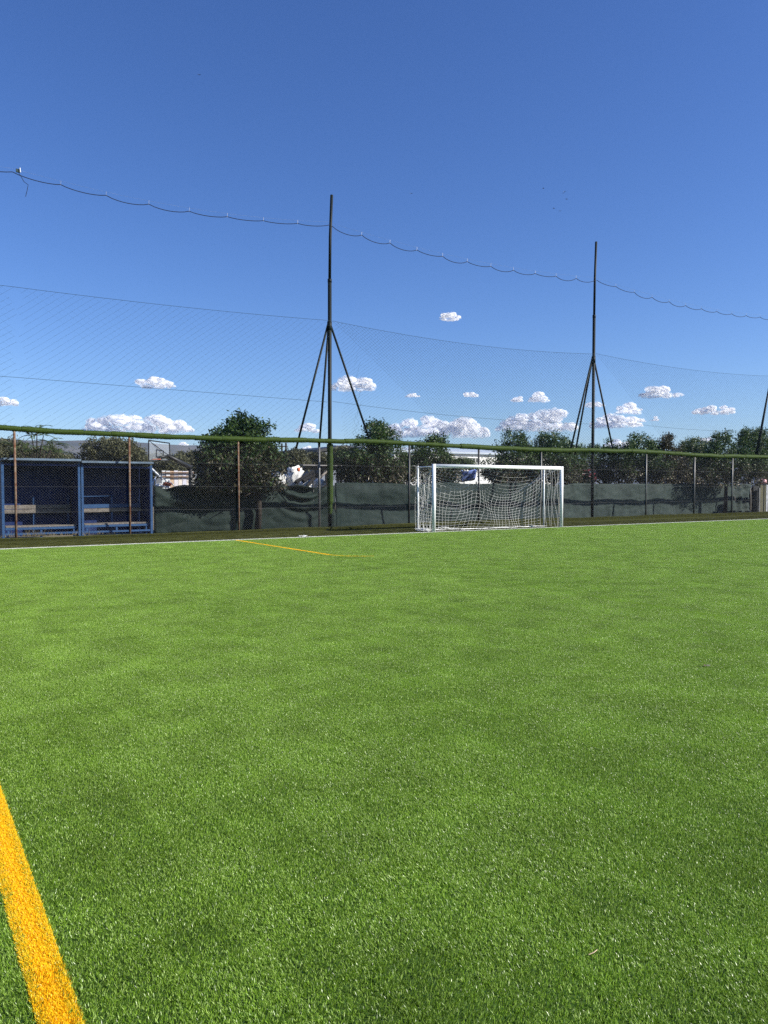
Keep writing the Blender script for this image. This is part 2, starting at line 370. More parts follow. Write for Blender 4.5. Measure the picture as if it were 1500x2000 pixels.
# ------------------------------------------------------------------ tall net poles
def net_pole(label, px, zt, zj, legs, backdy, wrapped):
    x = fence_x(px); b = Vector((x, YF+.16, 0)); e = empty('net_pole', b, label, 'pole', 'tall poles carrying the ball net')
    t = MB(); t.tube([b+Vector((0, 0, 0)), b+Vector((.0, 0, 3)), b+Vector((.01, 0, zj))], .062, 12); t.build('mast', M_pole, e, True)
    t = MB(); t.tube([b+Vector((.01, 0, zj-.02)), b+Vector((.03, 0, (zj+zt)/2)), b+Vector((.09, 0, zt))], .047, 12); t.build('upper_mast', M_pole, e, True)
    t = MB(); t.tube([b+Vector((.01, 0, zj-.06)), b+Vector((.01, 0, zj+.05))], .068, 12); t.build('joint_sleeve', M_pole, e, True)
    for dx, dy, zb in legs:
        t = MB(); t.tube([b+Vector((dx, dy, zb)), b+Vector((dx*.03, dy*.03+.03, 6.62))], .036, 8); t.build('brace', M_pole, e, True)
    if backdy:
        t = MB(); t.tube([b+Vector((0, backdy, 0)), b+Vector((0, backdy, 2.86))], .04, 8); t.build('back_post', M_galv, e, True)
    t = MB(); t.tube([b+Vector((0, 0, 6.42)), b+Vector((0, 0, 6.7))], .078, 10); t.build('brace_collar', M_pole, e, True)
    if wrapped:
        t = MB(); zs = np.linspace(.55, 2.78, 24)
        t.tube([b+Vector((0, -.01, z)) for z in zs], [.098*(1+.15*noise.noise(Vector((0, 2, z*5))))*(.72 if z < .9 else 1) for z in zs], 12)
        for k in range(1500):
            z = random.uniform(.5, 2.78); a = random.uniform(0, 6.283); d = Vector((math.cos(a), math.sin(a), 0)); c0 = b+Vector((0, -.01, z)); q = Vector((-d.y, d.x, 0))*.004
            t.add([c0+d*.07-q, c0+d*.07+q, c0+d*random.uniform(.10, .118)+Vector((0, 0, random.uniform(-.015, .005)))], [(0, 1, 2)])
        t.build('turf_wrap', M_slv, e)
    return b
P1 = net_pole('tall dark green pole wrapped in turf below the rail, left of the goal', 649, 10.72, 8.0, ((-1.15, .1, 2.62), (0, .74, 2.7), (1.68, .15, 2.75)), .74, True)
P2 = net_pole('tall dark green braced pole right of the goal, bare to the ground', 1163, 11.3, 8.3, ((-1.2, .12, 2.7), (-.38, .62, 2.7), (1.4, .1, 2.7)), 0, False)
P3 = net_pole('tall dark green pole at the right edge with only its brace in view', 1509, 11.3, 8.3, ((-1.0, .1, 2.7), (-.3, .62, 2.7), (1.2, .1, 2.7)), 0, False)
P0x = at(-250, 950, YF).x

# ------------------------------------------------------------------ ball nets, one per bay
def bay_net(label, xa, xb, za, zb_, midz, lowz, step, rad, fams, ropes, dense, broken=None):
    e = empty('ball_net', (xa, YF+.1, RAIL), label, 'net', 'ball stop nets between the tall poles')
    sag = lambda u, d: -d*4*u*(1-u)
    W = xb - xa
    zt = lambda u: za+(zb_-za)*u + sag(u, .28)
    zm = lambda u: midz[0]+(midz[1]-midz[0])*u + sag(u, midz[2])
    zl = lambda u: lowz[0]+(lowz[1]-lowz[0])*u + sag(u, lowz[2])
    # scalloped head rope hung from a straining wire by clips
    nsc = ropes; t = MB(); clips = []
    for k in range(nsc):
        u0, u1 = k/nsc, (k+1)/nsc; pts = []; dip = (.07 if nsc == 8 else .10)*random.uniform(.6, 1.35)
        for i in range(9):
            s = i/8; u = u0+(u1-u0)*s; pts.append((xa+W*u, YF+.1, zt(u) - dip*(4*s*(1-s))**.8))
        t.tube(pts, .0105, 5, False)
    t.build('head_rope', M_rope, e, False)
    t = MB(); t.tube([(xa+W*u, YF+.1, zt(u)+.09) for u in np.linspace(0, 1, 25)], .0014, 4); t.build('straining_wire', M_steelw, e)
    for k in range(1, nsc):
        u = k/nsc; t = MB(); t.tube([(xa+W*u, YF+.1, zt(u)-.02), (xa+W*u+.008, YF+.1, zt(u)+.105)], .004, 5); t.build('clip', M_steelw, e)
    for nm, zz, r in (('middle_cord', zm, .0046), ('lower_cord', zl, .0045)):
        t = MB(); t.tube([(xa+W*u, YF+.1, zz(u)+.012*math.sin(u*40)*0) for u in np.linspace(0, 1, 33)], r, 4); t.build(nm, M_net, e)
    # mesh, dense below the middle cord, very fine above
    V = []; F = []
    for s, stp, rd in fams:
        H0 = 4.0; n = int((W+H0*1.4)/stp)+2; ns = 26
        for i in range(n):
            pts = []
            for k in range(ns+1):
                t_ = k/ns; x0 = (-H0*1.4 + i*stp) if s > 0 else i*stp
                uu = (x0 + (t_ if s > 0 else 1-t_)*H0*1.25)/W
                if not 0 <= uu <= 1: continue
                bow = dense*math.sin(math.pi*t_)*math.sin(uu*math.pi*2+.6) + .05*noise.noise(Vector((uu*6, t_*4, s)))
                top = zm(uu); z = RAIL+.04 + (top-RAIL-.04)*t_
                edge = 0
                if broken and uu < .06: edge = broken*(1-t_)
                pts.append((xa+W*uu+bow+edge, YF+.1+.05*math.sin(t_*3+uu*9)+.004*s, z))
            if len(pts) < 2: continue
            b = len(V)
            for p in pts:
                for q in ((-.87, -.5), (.87, -.5), (0, 1)): V.append((p[0]+q[0]*rd, p[1]+q[1]*rd, p[2]))
            for k in range(len(pts)-1):
                for j in range(3): F.append((b+k*3+j, b+k*3+(j+1) % 3, b+k*3+3+(j+1) % 3, b+k*3+3+j))
    o = np_mesh('net_mesh', np.array(V), np.array(F), M_net); C.objects.link(o); o.parent = e; o.location = -e.location; o['kind'] = 'stuff'
    return e
xk = fence_x(35)
bay_net('thin ball net left of the turf wrapped pole, over the dugouts', xk, P1.x, 9.42, 9.75, (6.52, 6.72, .06), (4.22, 4.12, .0), .26, .0028,
        ((1, .235, .0029), (-1, .24, .0012)), 8, .10)
bay_net('dense ball net above the goal between two tall poles', P1.x+.07, P2.x, 9.72, 9.75, (6.72, 6.78, .22), (4.15, 3.95, .14), .13, .003,
        ((1, .145, .0036), (-1, .145, .0036)), 11, .22, .3)
bay_net('fine ball net right of the goal above the dark trees', P2.x+.07, P3.x, 9.75, 9.7, (6.8, 6.85, .18), (4.2, 4.2, .22), .17, .002,
        ((1, .20, .0014), (-1, .155, .0030)), 11, .12)
bay_net('ball net at the far left with its head rope tied to the hanging cord', xk-9, xk, 9.75, 9.42, (6.8, 6.52, .1), (4.4, 4.22, .05), .26, .0026,
        ((1, .24, .0034), (-1, .24, .0012)), 8, .1)
t = MB(); k0 = at(35, 335, YF+.08); t.tube([k0, at(40, 343, YF+.08), at(47, 355, YF+.08), at(55, 361, YF+.08), at(53, 372, YF+.06), at(50, 384, YF+.06)], .007, 5)
e = empty('loose_cord', k0, 'loose end of cord hanging from the rope knot at the upper left', 'rope'); t.build('cord', M_rope, e)
t = MB(); t.box(k0+Vector((0, 0, .02)), (.09, .04, .08)); t.build('knot', M_net, e)
t = MB(); t.tube([k0+Vector((.04, -.03, .09)), k0+Vector((.05, -.03, -.02))], .018, 6); t.build('clip', M_steelw, e)

# ------------------------------------------------------------------ goal
GL = at(847, 1040, YG).x; GR = at(1096, 1029, YG).x; GH = 2.05; GB = YG+.85
goal = empty('football_goal', (GL, YG, 0), 'white football goal with a sagging net on the far goal line', 'goal')
def post_prof(x, y, z0, z1, nm):
    t = MB(); t.tube([(x, y, z0), (x, y, z1)], .06, 16); return t.build(nm, M_white, goal, True)
for x in (GL, GR): post_prof(x, YG, 0, GH+.06, 'goal_post')
t = MB(); t.tube([(GL+.058, YG, GH), (GR-.058, YG, GH)], .06, 16); t.build('crossbar', M_white, goal, True)
for x in (GL, GR):
    t = MB(); t.tube([(x, GB, 0), (x, GB, GH+.02)], .026, 10); t.build('back_upright', M_white, goal, True)
    t = MB(); t.tube([(x, YG+.06, GH-.02), (x, GB, GH-.02)], .018, 8); t.build('net_arm', M_white, goal, True)
t = MB(); t.tube([(GL, GB, GH), (GL-.28, GB-.06, GH+.02)], .014, 6); t.build('arm_stub', M_galv, goal, True)
# net as cords; u across, v up
W = GR-GL
def back(u, v):
    hang = 4*u*(1-u); tail = 1 - .40*(hang**.55)
    bump = .42*math.exp(-((u-.42)/.085)**2)*v
    z = GH*v*tail + bump*.8 - .10*math.sin(u*9)*v*(1-v)*hang
    z -= .16*math.exp(-((u-.70)/.16)**2)*v
    y = GB + .10 - .22*hang*v + .10*math.sin(u*7+v*3)*(1-v)
    x = GL + W*u + .10*math.sin(v*5+u*12)*hang*(1-v)
    return Vector((x, y, max(.012, z)))
t = MB(); CR = .0025
nu, nv = 36, 14
for i in range(nu+1):
    u = i/nu; t.tube([back(u+.02*math.sin(v*6+i)*u*(1-u)*2, v) for v in np.linspace(0, 1, 12)], CR, 3, False)
for j in range(nv+1):
    v = j/nv; t.tube([back(u, v**1.15) for u in np.linspace(0, 1, 46)], CR, 3, False)
t.build('back_net', M_string, goal)['kind'] = 'stuff'
t = MB()
for i in range(nu+1):                             # roof net, from crossbar down to the sagging back edge
    u = i/nu; a = Vector((GL+W*u, YG+.05, GH)); b = back(min(1, max(0, u*1.0)), 1)
    if i < 12 or i > 34 or i % 2 == 0: t.tube([a.lerp(b, s)+Vector((0, 0, -.09*4*s*(1-s))) for s in np.linspace(0, 1, 6)], CR*.8, 3, False)
for j in range(1, 7):
    s = j/7; t.tube([Vector((GL+W*u, YG+.05, GH)).lerp(back(u, 1), s)+Vector((0, 0, -.09*4*s*(1-s))) for u in np.linspace(0, 1, 40)], CR*.8, 3, False)
for j in range(1, 11):                            # cords pulled slantwise off the left post
    t.tube([Vector((GL+.04, YG+.05, GH-.1-j*.09)), back(.05+j*.012, .97-j*.055), back(.14+j*.012, .9-j*.05), back(.26+j*.01, .86-j*.05)], CR*.9, 3, False)
t.build('roof_net', M_string, goal)['kind'] = 'stuff'
for sgn, x0 in ((-1, GL), (1, GR)):
    t = MB()
    def side(s, v):                               # s front to back
        sl_ = math.sin(math.pi*s)
        return Vector((x0 + sgn*.05*sl_ + .06*math.sin(v*7+s*4)*sl_, YG+.05 + (GB-YG-.05)*s + (.10*sl_*math.sin(v*9) if sgn < 0 else 0), max(.012, GH*v - (.22*sl_ if sgn < 0 else .1*sl_)*v)))
    ns_ = 9 if sgn < 0 else 7
    for i in range(ns_+1): t.tube([side(i/ns_+.05*math.sin(v*8+i*2)*(0 < i < ns_), v) for v in np.linspace(0, 1, 12)], CR, 3, False)
    for j in range(18): t.tube([side(s, j/17) for s in np.linspace(0, 1, 7)], CR, 3, False)
    if sgn < 0:
        for j in range(16):
            v0 = random.uniform(.1, 1); t.tube([side(s, max(0, v0 - s*random.uniform(.25, .4)+.1*math.sin(s*6+j))) for s in np.linspace(0, 1, 8)], CR, 3, False)
    t.build('side_net', M_string, goal)['kind'] = 'stuff'
t = MB()                                          # slack net lying in a roll along the ground
for k in range(34):
    u0 = random.uniform(-.02, .75)**1.0; L_ = random.uniform(.10, .3); pts = []
    for i in range(9):
        u = min(1.0, u0+L_*i/8); hump = .08*math.exp(-((u-.17)/.07)**2)+.02
        pts.append((GL+W*u, GB-.05-.55*math.sin(min(1, max(0, u))*math.pi)*.35+random.uniform(-.09, .09), .012+random.random()*hump*1.2))
    t.tube(pts, .0045, 3, False)
for k in range(16):
    pts = [(GL+random.uniform(-.16, .12), YG+.2+i*.1+random.uniform(-.05, .05), .012+random.random()*.10) for i in range(7)]; t.tube(pts, .0045, 3, False)
t.tube([(GL+W*u, GB-.12-.1*math.sin(u*3.1)+.04*math.sin(u*31), .02+.012*math.sin(u*23)) for u in np.linspace(0, 1, 60)], .012, 5, False)
t.build('net_hem', M_string, goal)['kind'] = 'stuff'

# ------------------------------------------------------------------ shade-cloth screens behind the fence
YS = YF+2.42
def screen(label, pa, pb, m, topf, fold, ties, seed, hem=-.06):
    xa, xb = at(pa, 990, YS).x, at(pb, 990, YS).x; W = xb-xa; nx = max(12, int(W/.09)); nz = 30
    P = []
    for j in range(nz+1):
        v = j/nz; row = []
        for i in range(nx+1):
            u = i/nx; x = xa+W*u; top = topf(u)
            z = hem+.03*noise.noise(Vector((x, seed, 0))) + (top-hem)*v
            y = YS + .09*noise.noise(Vector((x*.9+seed, z*.8, 1))) + (.05 if seed < 3 else .022)*(1-abs(noise.noise(Vector((x*1.3+z*1.1+seed, z*2.6-x*.5, seed)))))**5 + .03*noise.noise(Vector((x*5, z*1.2+seed, 4))) + .05*math.sin(x*2.1+seed)*v*(1-v)*2 + fold(u, v, x, z)
            row.append((x, y, z))
        P.append(row)
    e = empty('shade_screen', (xa, YS, 0), label, 'screen', 'shade cloth screens behind the fence')
    c = MB(); c.grid(P); o = c.build('cloth', m, e, True)
    md = o.modifiers.new('t', 'SOLIDIFY'); md.thickness = .004
    c = MB(); c.tube([Vector(p)+Vector((0, .006, .004)) for p in P[-1]], .012, 5); c.build('top_hem', m, e, True)
    for tx in ties:
        x = at(tx, 990, YS).x; c = MB(); c.tube([(x, YS+.16, -.13), (x, YS+.16, 1.62)], .028, 8); c.build('support_post', M_black, e, True)
    return e
T0 = 1.50
def swag(u, v, x, z, a, c, d, n=3):
    """folds draped in nested curves between two tied points a, c"""
    if not a < u < c: return 0
    s = (u-a)/(c-a); depth = 4*s*(1-s); q = v + d*depth
    return .15*math.sin(q*n*2*math.pi)*depth*max(0, min(1, (q-.35)*2))*v
screen('sagging grey green shade cloth with draped folds beside the blue dugout', 301, 655, M_scr,
       lambda u: T0-.03 - .16*math.exp(-((u-.06)/.05)**2) + .035*math.sin(u*25) - .13*math.exp(-((u-.86)/.07)**2) - .16*math.exp(-((u-.54)/.06)**2),
       lambda u, v, x, z: swag(u, v, x, z, .01, .5, .35, 3) + swag(u, v, x, z, .62, .98, .45, 4) + .05*math.sin(x*6)*max(0, .3-v), (305, 616), 1.3)
screen('dark green shade cloth stretched tight behind the goal', 655, 1092, M_scr2,
       lambda u: T0+.03 + .02*math.sin(u*18) - .08*math.exp(-((u-.31)/.04)**2) - .10*math.exp(-((u-.97)/.02)**2),
       lambda u, v, x, z: .05*math.sin((u*3+v*1.2)*6.28)*v*(1-v) + swag(u, v, x, z, .28, .62, .2, 2)*.5 + swag(u, v, x, z, .02, .27, .15, 2)*.35, (799, 935), 5.1)
screen('long taut pale grey shade cloth to the right of the goal', 1094, 1434, M_scr3,
       lambda u: T0+.03 + .012*math.sin(u*21)-.10*math.exp(-((u-.01)/.03)**2), lambda u, v, x, z: .06*math.sin(u*9+1)*v*(1-v), (1158, 1258, 1347), 8.2)
screen('pale shade cloth hanging in upright pleats at the right end', 1436, 1467, M_scr3,
       lambda u: T0+.02, lambda u, v, x, z: .06*math.sin(u*14)*(1-.6*v), (1428, 1470), 2.2)

# ------------------------------------------------------------------ the two dugouts
YD0, YD1 = 22.12, 23.25
def dugout(label, pa, pb, ztop, last):
    xa = at(pa, 990, YD0).x; xb = at(pb, 990, YD0).x; W = xb-xa
    e = empty('dugout', (xa, YD0, 0), label, 'dugout', 'blue dugouts behind the fence')
    b = MB(); b.box(((xa+xb)/2, YD1+.02, ztop/2-.02), (W-.02, .03, ztop-.12)); b.build('back_panel', M_blue, e)
    for s, x in ((0, xa+.055), (1, xb-.055)):
        b = MB(); b.box((x, (YD0+YD1)/2+.03, ztop/2), (.025, YD1-YD0-.1, ztop-.12)); b.build('side_panel', M_blue, e)
    b = MB(); rot = Matrix.Rotation(R(-2.5), 3, 'X'); b.box(((xa+xb)/2, (YD0+YD1)/2-.01, ztop+.0), (W-.004, YD1-YD0+.30, .055), rot); b.build('roof', M_roof, e)
    for x in (xa+.035, xb-.035):
        b = MB(); b.box((x, YD0, ztop/2-.02), (.06, .06, ztop-.04)); b.build('front_post', M_bluef, e)
    b = MB(); b.box(((xa+xb)/2, YD0-.0, .17), (W-.15, .04, .05)); b.build('floor_rail', M_bluef, e)
    b = MB(); b.box(((xa+xb)/2, YD0+.0, ztop-.10), (W-.15, .04, .05)); b.build('roof_rail', M_blue, e)
    return xa, xb
DA = dugout('left blue dugout with two bare wooden backrest planks', 3, 157.5, 2.10, 0)
DB = dugout('right blue dugout with one blue and one wooden backrest plank', 158.5, 298, 2.06, 1)
def bench(label, xa, xb, zs, blue_top, tilt):
    e = empty('bench', (xa, YD0+.3, 0), label, 'bench', 'benches inside the blue dugouts'); W = xb-xa-.18; xm = (xa+xb)/2
    r = Matrix.Rotation(tilt, 3, 'Y')
    b = MB(); b.box((xm, YD0+.08, zs-.055), (W, .05, .06)); b.build('seat_rail', M_bluef, e)
    for y in (YD0+.14, YD0+.29, YD0+.44):
        b = MB(); b.box((xm, y, zs-.002), (W-.02, .13, .04), r); b.build('seat_plank', M_wood, e)
    for x in (xm-W*.46, xm-.02, xm+W*.46):
        b = MB(); b.box((x, YD0+.08, zs/2-.05), (.05, .05, zs-.1)); b.build('leg', M_bluef, e)
    for x in ((xm-.07, xm+W*.46) if not blue_top else (xm+.05, xm+W*.46)):
        b = MB(); b.box((x, YD0+.93, .62), (.055, .05, 1.0)); b.build('backrest_upright', M_bluef, e)
    for k, z in enumerate((.86, .74)):
        b = MB(); b.box((xm, YD0+.88, z), (W-.03, .035, .105), r); b.build('backrest_plank', M_bluef if (blue_top and k == 0) else M_wood, e)
    if blue_top:
        b = MB(); b.tube([(xm-W/2, YD0+.88, 1.13), (xm+W*.06, YD0+.88, 1.15)], .018, 8); b.build('top_tube', M_bluef, e)
bench('wooden bench with two grey backrest planks in the left dugout', *DA, .36, False, 0)
bench('wooden bench with a blue upper backrest in the right dugout', *DB, .38, True, R(-.5))
# brackets from the fence to the roof
for px, lab in ((20, 'dark stay rod from the leftmost rusty post down to the dugout roof'), (243, 'dark stay rod from the second rusty post down to the dugout roof')):
    a = at(px-14, 901, YD0-.1); b_ = at(px+8, 888, YF+.04); t = MB(); t.tube([a, b_], .018, 6); one(t, 'stay_rod', M_black, lab, 'rod', at=a)

# ------------------------------------------------------------------ trees
def leaf_cloud(centres, per, sig, ln, wd, rng, up=.3, zmin=.3, dead=0., deadz=1.5, droop=.3):
    """leaves as folded diamonds gathered round cluster centres"""
    Cn = np.repeat(np.asarray(centres), per, axis=0); n = len(Cn)
    P = Cn + rng.normal(0, 1, (n, 3))*sig
    P = P[P[:, 2] > zmin]; n = len(P)
    D = rng.normal(0, 1, (n, 3)); D[:, 2] -= droop; D /= np.linalg.norm(D, axis=1)[:, None]
    U = rng.normal(0, 1, (n, 3)) + np.array([0, 0, up]); S_ = np.cross(D, U); S_ /= np.linalg.norm(S_, axis=1)[:, None]; Nn = np.cross(S_, D)
    l = ln*rng.uniform(.65, 1.2, n)[:, None]; w_ = wd*rng.uniform(.7, 1.2, n)[:, None]
    V = np.stack([P, P+D*l*.5+S_*w_*.5+Nn*w_*.12, P+D*l, P+D*l*.5-S_*w_*.5+Nn*w_*.12], 1).reshape(-1, 3)
    b = (np.arange(n)*4)[:, None]; F = np.concatenate([b+np.array([[0, 1, 2]]), b+np.array([[0, 2, 3]])])
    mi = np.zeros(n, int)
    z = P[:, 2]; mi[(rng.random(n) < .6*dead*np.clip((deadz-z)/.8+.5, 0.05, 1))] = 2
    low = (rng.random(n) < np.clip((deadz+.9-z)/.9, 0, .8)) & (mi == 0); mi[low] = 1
    return V, F, np.concatenate([mi, mi])
def tree(name, label, cat, group, Y, lobes, base_px, nclu=70, per=55, fill=1.0, ln=.11, wd=.05, sig=.13, mats=None, dead=.15, deadz=1.9, seed=1, trunkr=.07, depth=.8, zmin=.35, up=.3):
    rng = np.random.default_rng(seed); rd = random.Random(seed); cs = []; cc = []
    for (px, py, rx, rz) in lobes:
        c = at(px, py, Y); k = mpp(px, Y); cc.append((c, rx*k, rz*k))
    tot = sum(a*b for _, a, b in cc)
    for c, a, b in cc:
        m_ = max(5, int(nclu*a*b/tot))
        for _ in range(int(m_*.45)):          # dark inner mass
            d = rng.normal(0, 1, 3); d /= np.linalg.norm(d); r = rng.uniform(.0, 1.0)**.4*.78
            cs.append((c.x+d[0]*a*r, c.y+d[1]*a*depth*r, c.z+d[2]*b*r))
        for _ in range(m_):
            d = rng.normal(0, 1, 3); d /= np.linalg.norm(d); r = rng.uniform(.55, 1.0)**.6*(1+.34*noise.noise(Vector(d*2.1)+c*.7))
            cs.append((c.x+d[0]*a*r, c.y+d[1]*a*depth*r, c.z+d[2]*b*r))
    b0 = at(base_px, 1000, Y); b0.z = -.03
    e = empty(name, b0, label, cat, group)
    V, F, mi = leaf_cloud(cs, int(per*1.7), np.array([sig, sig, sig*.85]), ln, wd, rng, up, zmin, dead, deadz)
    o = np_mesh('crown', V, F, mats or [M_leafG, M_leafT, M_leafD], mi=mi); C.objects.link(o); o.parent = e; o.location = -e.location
    t = MB(); top = max(c.z for c, _, _ in cc); c0 = cc[0][0]
    mid = Vector((b0.x+.05, b0.y, max(.5, (c0.z)*.55)))
    t.tube([b0, b0.lerp(mid, .5)+Vector((.03, 0, 0)), mid], [trunkr*1.25, trunkr, trunkr*.85], 8)
    tr = t.build('trunk', M_bark, e, True)
    for q in rd.sample(cs, min(14, len(cs))):
        q = Vector(q); t = MB(); t.tube([mid-Vector((0, 0, .05)), mid.lerp(q, .5)+Vector((0, 0, .08)), q], [trunkr*.5, trunkr*.3, .01], 5); t.build('branch', M_bark, e, True)
    return e
YT = 25.9
GT = 'dark broad leaved trees behind the fence'
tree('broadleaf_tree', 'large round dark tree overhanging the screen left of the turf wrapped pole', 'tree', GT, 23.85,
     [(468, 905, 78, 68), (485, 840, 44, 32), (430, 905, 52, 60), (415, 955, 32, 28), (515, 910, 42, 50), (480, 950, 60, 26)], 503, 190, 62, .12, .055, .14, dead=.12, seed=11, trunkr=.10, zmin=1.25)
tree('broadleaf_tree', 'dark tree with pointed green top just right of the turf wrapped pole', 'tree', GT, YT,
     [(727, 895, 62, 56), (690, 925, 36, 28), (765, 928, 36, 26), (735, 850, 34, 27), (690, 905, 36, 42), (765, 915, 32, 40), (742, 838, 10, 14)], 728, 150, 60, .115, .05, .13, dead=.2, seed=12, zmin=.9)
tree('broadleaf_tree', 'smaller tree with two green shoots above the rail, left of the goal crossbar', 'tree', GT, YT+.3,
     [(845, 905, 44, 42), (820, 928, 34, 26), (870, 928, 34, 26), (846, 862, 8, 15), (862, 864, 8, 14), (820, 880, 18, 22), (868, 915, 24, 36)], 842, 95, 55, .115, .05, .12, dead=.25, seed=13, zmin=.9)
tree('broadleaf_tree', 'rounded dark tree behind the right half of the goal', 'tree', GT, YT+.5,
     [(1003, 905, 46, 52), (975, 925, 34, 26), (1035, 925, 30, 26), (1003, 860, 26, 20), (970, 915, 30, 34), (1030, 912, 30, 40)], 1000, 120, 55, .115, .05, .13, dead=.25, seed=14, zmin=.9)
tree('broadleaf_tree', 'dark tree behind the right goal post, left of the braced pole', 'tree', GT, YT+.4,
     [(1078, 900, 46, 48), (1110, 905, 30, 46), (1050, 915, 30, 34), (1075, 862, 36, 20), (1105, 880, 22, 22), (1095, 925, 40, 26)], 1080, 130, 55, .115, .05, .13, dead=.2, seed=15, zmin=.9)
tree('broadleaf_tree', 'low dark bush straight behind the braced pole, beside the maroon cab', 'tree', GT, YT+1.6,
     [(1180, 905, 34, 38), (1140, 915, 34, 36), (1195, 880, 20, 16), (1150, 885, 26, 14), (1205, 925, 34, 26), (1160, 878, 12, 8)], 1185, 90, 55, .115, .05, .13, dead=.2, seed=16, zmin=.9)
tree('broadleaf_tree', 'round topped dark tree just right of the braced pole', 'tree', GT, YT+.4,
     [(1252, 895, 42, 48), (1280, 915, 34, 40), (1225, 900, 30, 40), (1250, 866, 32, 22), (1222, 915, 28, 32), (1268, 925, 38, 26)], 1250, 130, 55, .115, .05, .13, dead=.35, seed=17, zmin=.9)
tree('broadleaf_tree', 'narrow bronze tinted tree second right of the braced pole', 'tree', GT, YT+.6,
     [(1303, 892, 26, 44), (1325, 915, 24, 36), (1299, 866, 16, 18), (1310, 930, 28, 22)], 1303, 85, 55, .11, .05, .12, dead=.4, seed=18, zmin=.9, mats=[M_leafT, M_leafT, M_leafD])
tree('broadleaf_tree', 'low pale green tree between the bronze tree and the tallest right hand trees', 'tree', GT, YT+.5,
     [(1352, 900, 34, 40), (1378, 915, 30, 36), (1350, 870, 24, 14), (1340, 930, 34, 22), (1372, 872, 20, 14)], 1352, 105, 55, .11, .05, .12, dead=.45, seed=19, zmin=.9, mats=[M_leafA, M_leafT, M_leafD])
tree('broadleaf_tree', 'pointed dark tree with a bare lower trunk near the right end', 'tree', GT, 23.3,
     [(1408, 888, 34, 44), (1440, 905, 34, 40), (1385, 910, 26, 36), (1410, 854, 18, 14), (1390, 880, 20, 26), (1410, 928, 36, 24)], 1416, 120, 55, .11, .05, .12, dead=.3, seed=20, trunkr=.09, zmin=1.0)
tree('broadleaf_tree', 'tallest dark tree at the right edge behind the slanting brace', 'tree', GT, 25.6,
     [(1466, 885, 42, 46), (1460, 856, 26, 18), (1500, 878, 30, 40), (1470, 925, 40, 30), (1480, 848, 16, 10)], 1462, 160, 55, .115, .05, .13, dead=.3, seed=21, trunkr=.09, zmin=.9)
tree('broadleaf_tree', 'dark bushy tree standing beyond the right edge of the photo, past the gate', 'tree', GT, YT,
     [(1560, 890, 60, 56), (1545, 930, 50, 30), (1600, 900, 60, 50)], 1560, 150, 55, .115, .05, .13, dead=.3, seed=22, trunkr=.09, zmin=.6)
GO = 'grey green olive trees in the distance'
for i, (lab, Y, lob) in enumerate((
    ('dark scrub tree at the far left edge behind the left dugout', 34, [(15, 885, 46, 34), (45, 895, 40, 26)]),
    ('dark scrub tree beyond the left edge of the photo, past the dugouts', 33, [(-60, 895, 60, 44), (-40, 930, 60, 40), (-120, 905, 60, 50)]),
    ('pale olive shrub just above the left dugout roof', 36, [(95, 897, 38, 18), (110, 903, 30, 14)]),
    ('broad olive tree behind the middle of the dugouts', 42, [(205, 885, 46, 30), (185, 893, 40, 22), (225, 878, 26, 22)]),
    ('round olive tree left of the second rusty post', 40, [(232, 884, 30, 28), (246, 892, 30, 20)]),
    ('olive tree behind the basketball backboard', 55, [(300, 905, 50, 22), (275, 895, 28, 20), (330, 908, 40, 18)]),
    ('olive tree between the backboard and the large dark tree', 60, [(365, 897, 34, 14), (345, 905, 40, 12), (385, 905, 20, 16)]),
    ('small olive tree left of the back post, above the white sacks', 50, [(578, 896, 24, 16), (590, 905, 22, 14), (560, 905, 16, 14)]),
    ('small olive tree between the back post and the grey shed', 52, [(622, 900, 22, 14), (640, 903, 22, 12)]),
    ('thin bare looking shrub in front of the grey shed', 44, [(665, 893, 16, 18), (672, 905, 16, 14)]))):
    k = mpp(lob[0][0], Y)
    tree('olive_tree', lab, 'tree', GO, Y, lob, lob[0][0], 80, 50, 5.2*k, 2.0*k, 6*k, mats=[M_leafO, M_leafO, M_leafO], dead=0, seed=40+i, trunkr=.1, zmin=.4)
for i, (lab, px, Y, rx, rz, pz) in enumerate((('pale shrub in front of the white building, left of its windows', 905, 40, 20, 7, 903),
        ('dry brown shrub behind the goal below the white building', 868, 30, 18, 14, 905), ('olive shrub left of the white building window', 793, 40, 12, 20, 905))):
    k = mpp(px, Y); tree('shrub', lab, 'shrub', 'shrubs by the white building', Y, [(px, pz, rx, rz), (px+8, pz+6, rx, rz)], px, 45, 40, 4.5*k, 2*k, 4*k, mats=[M_leafA, M_leafO, M_leafO], dead=0, seed=60+i, trunkr=.04, zmin=.3)
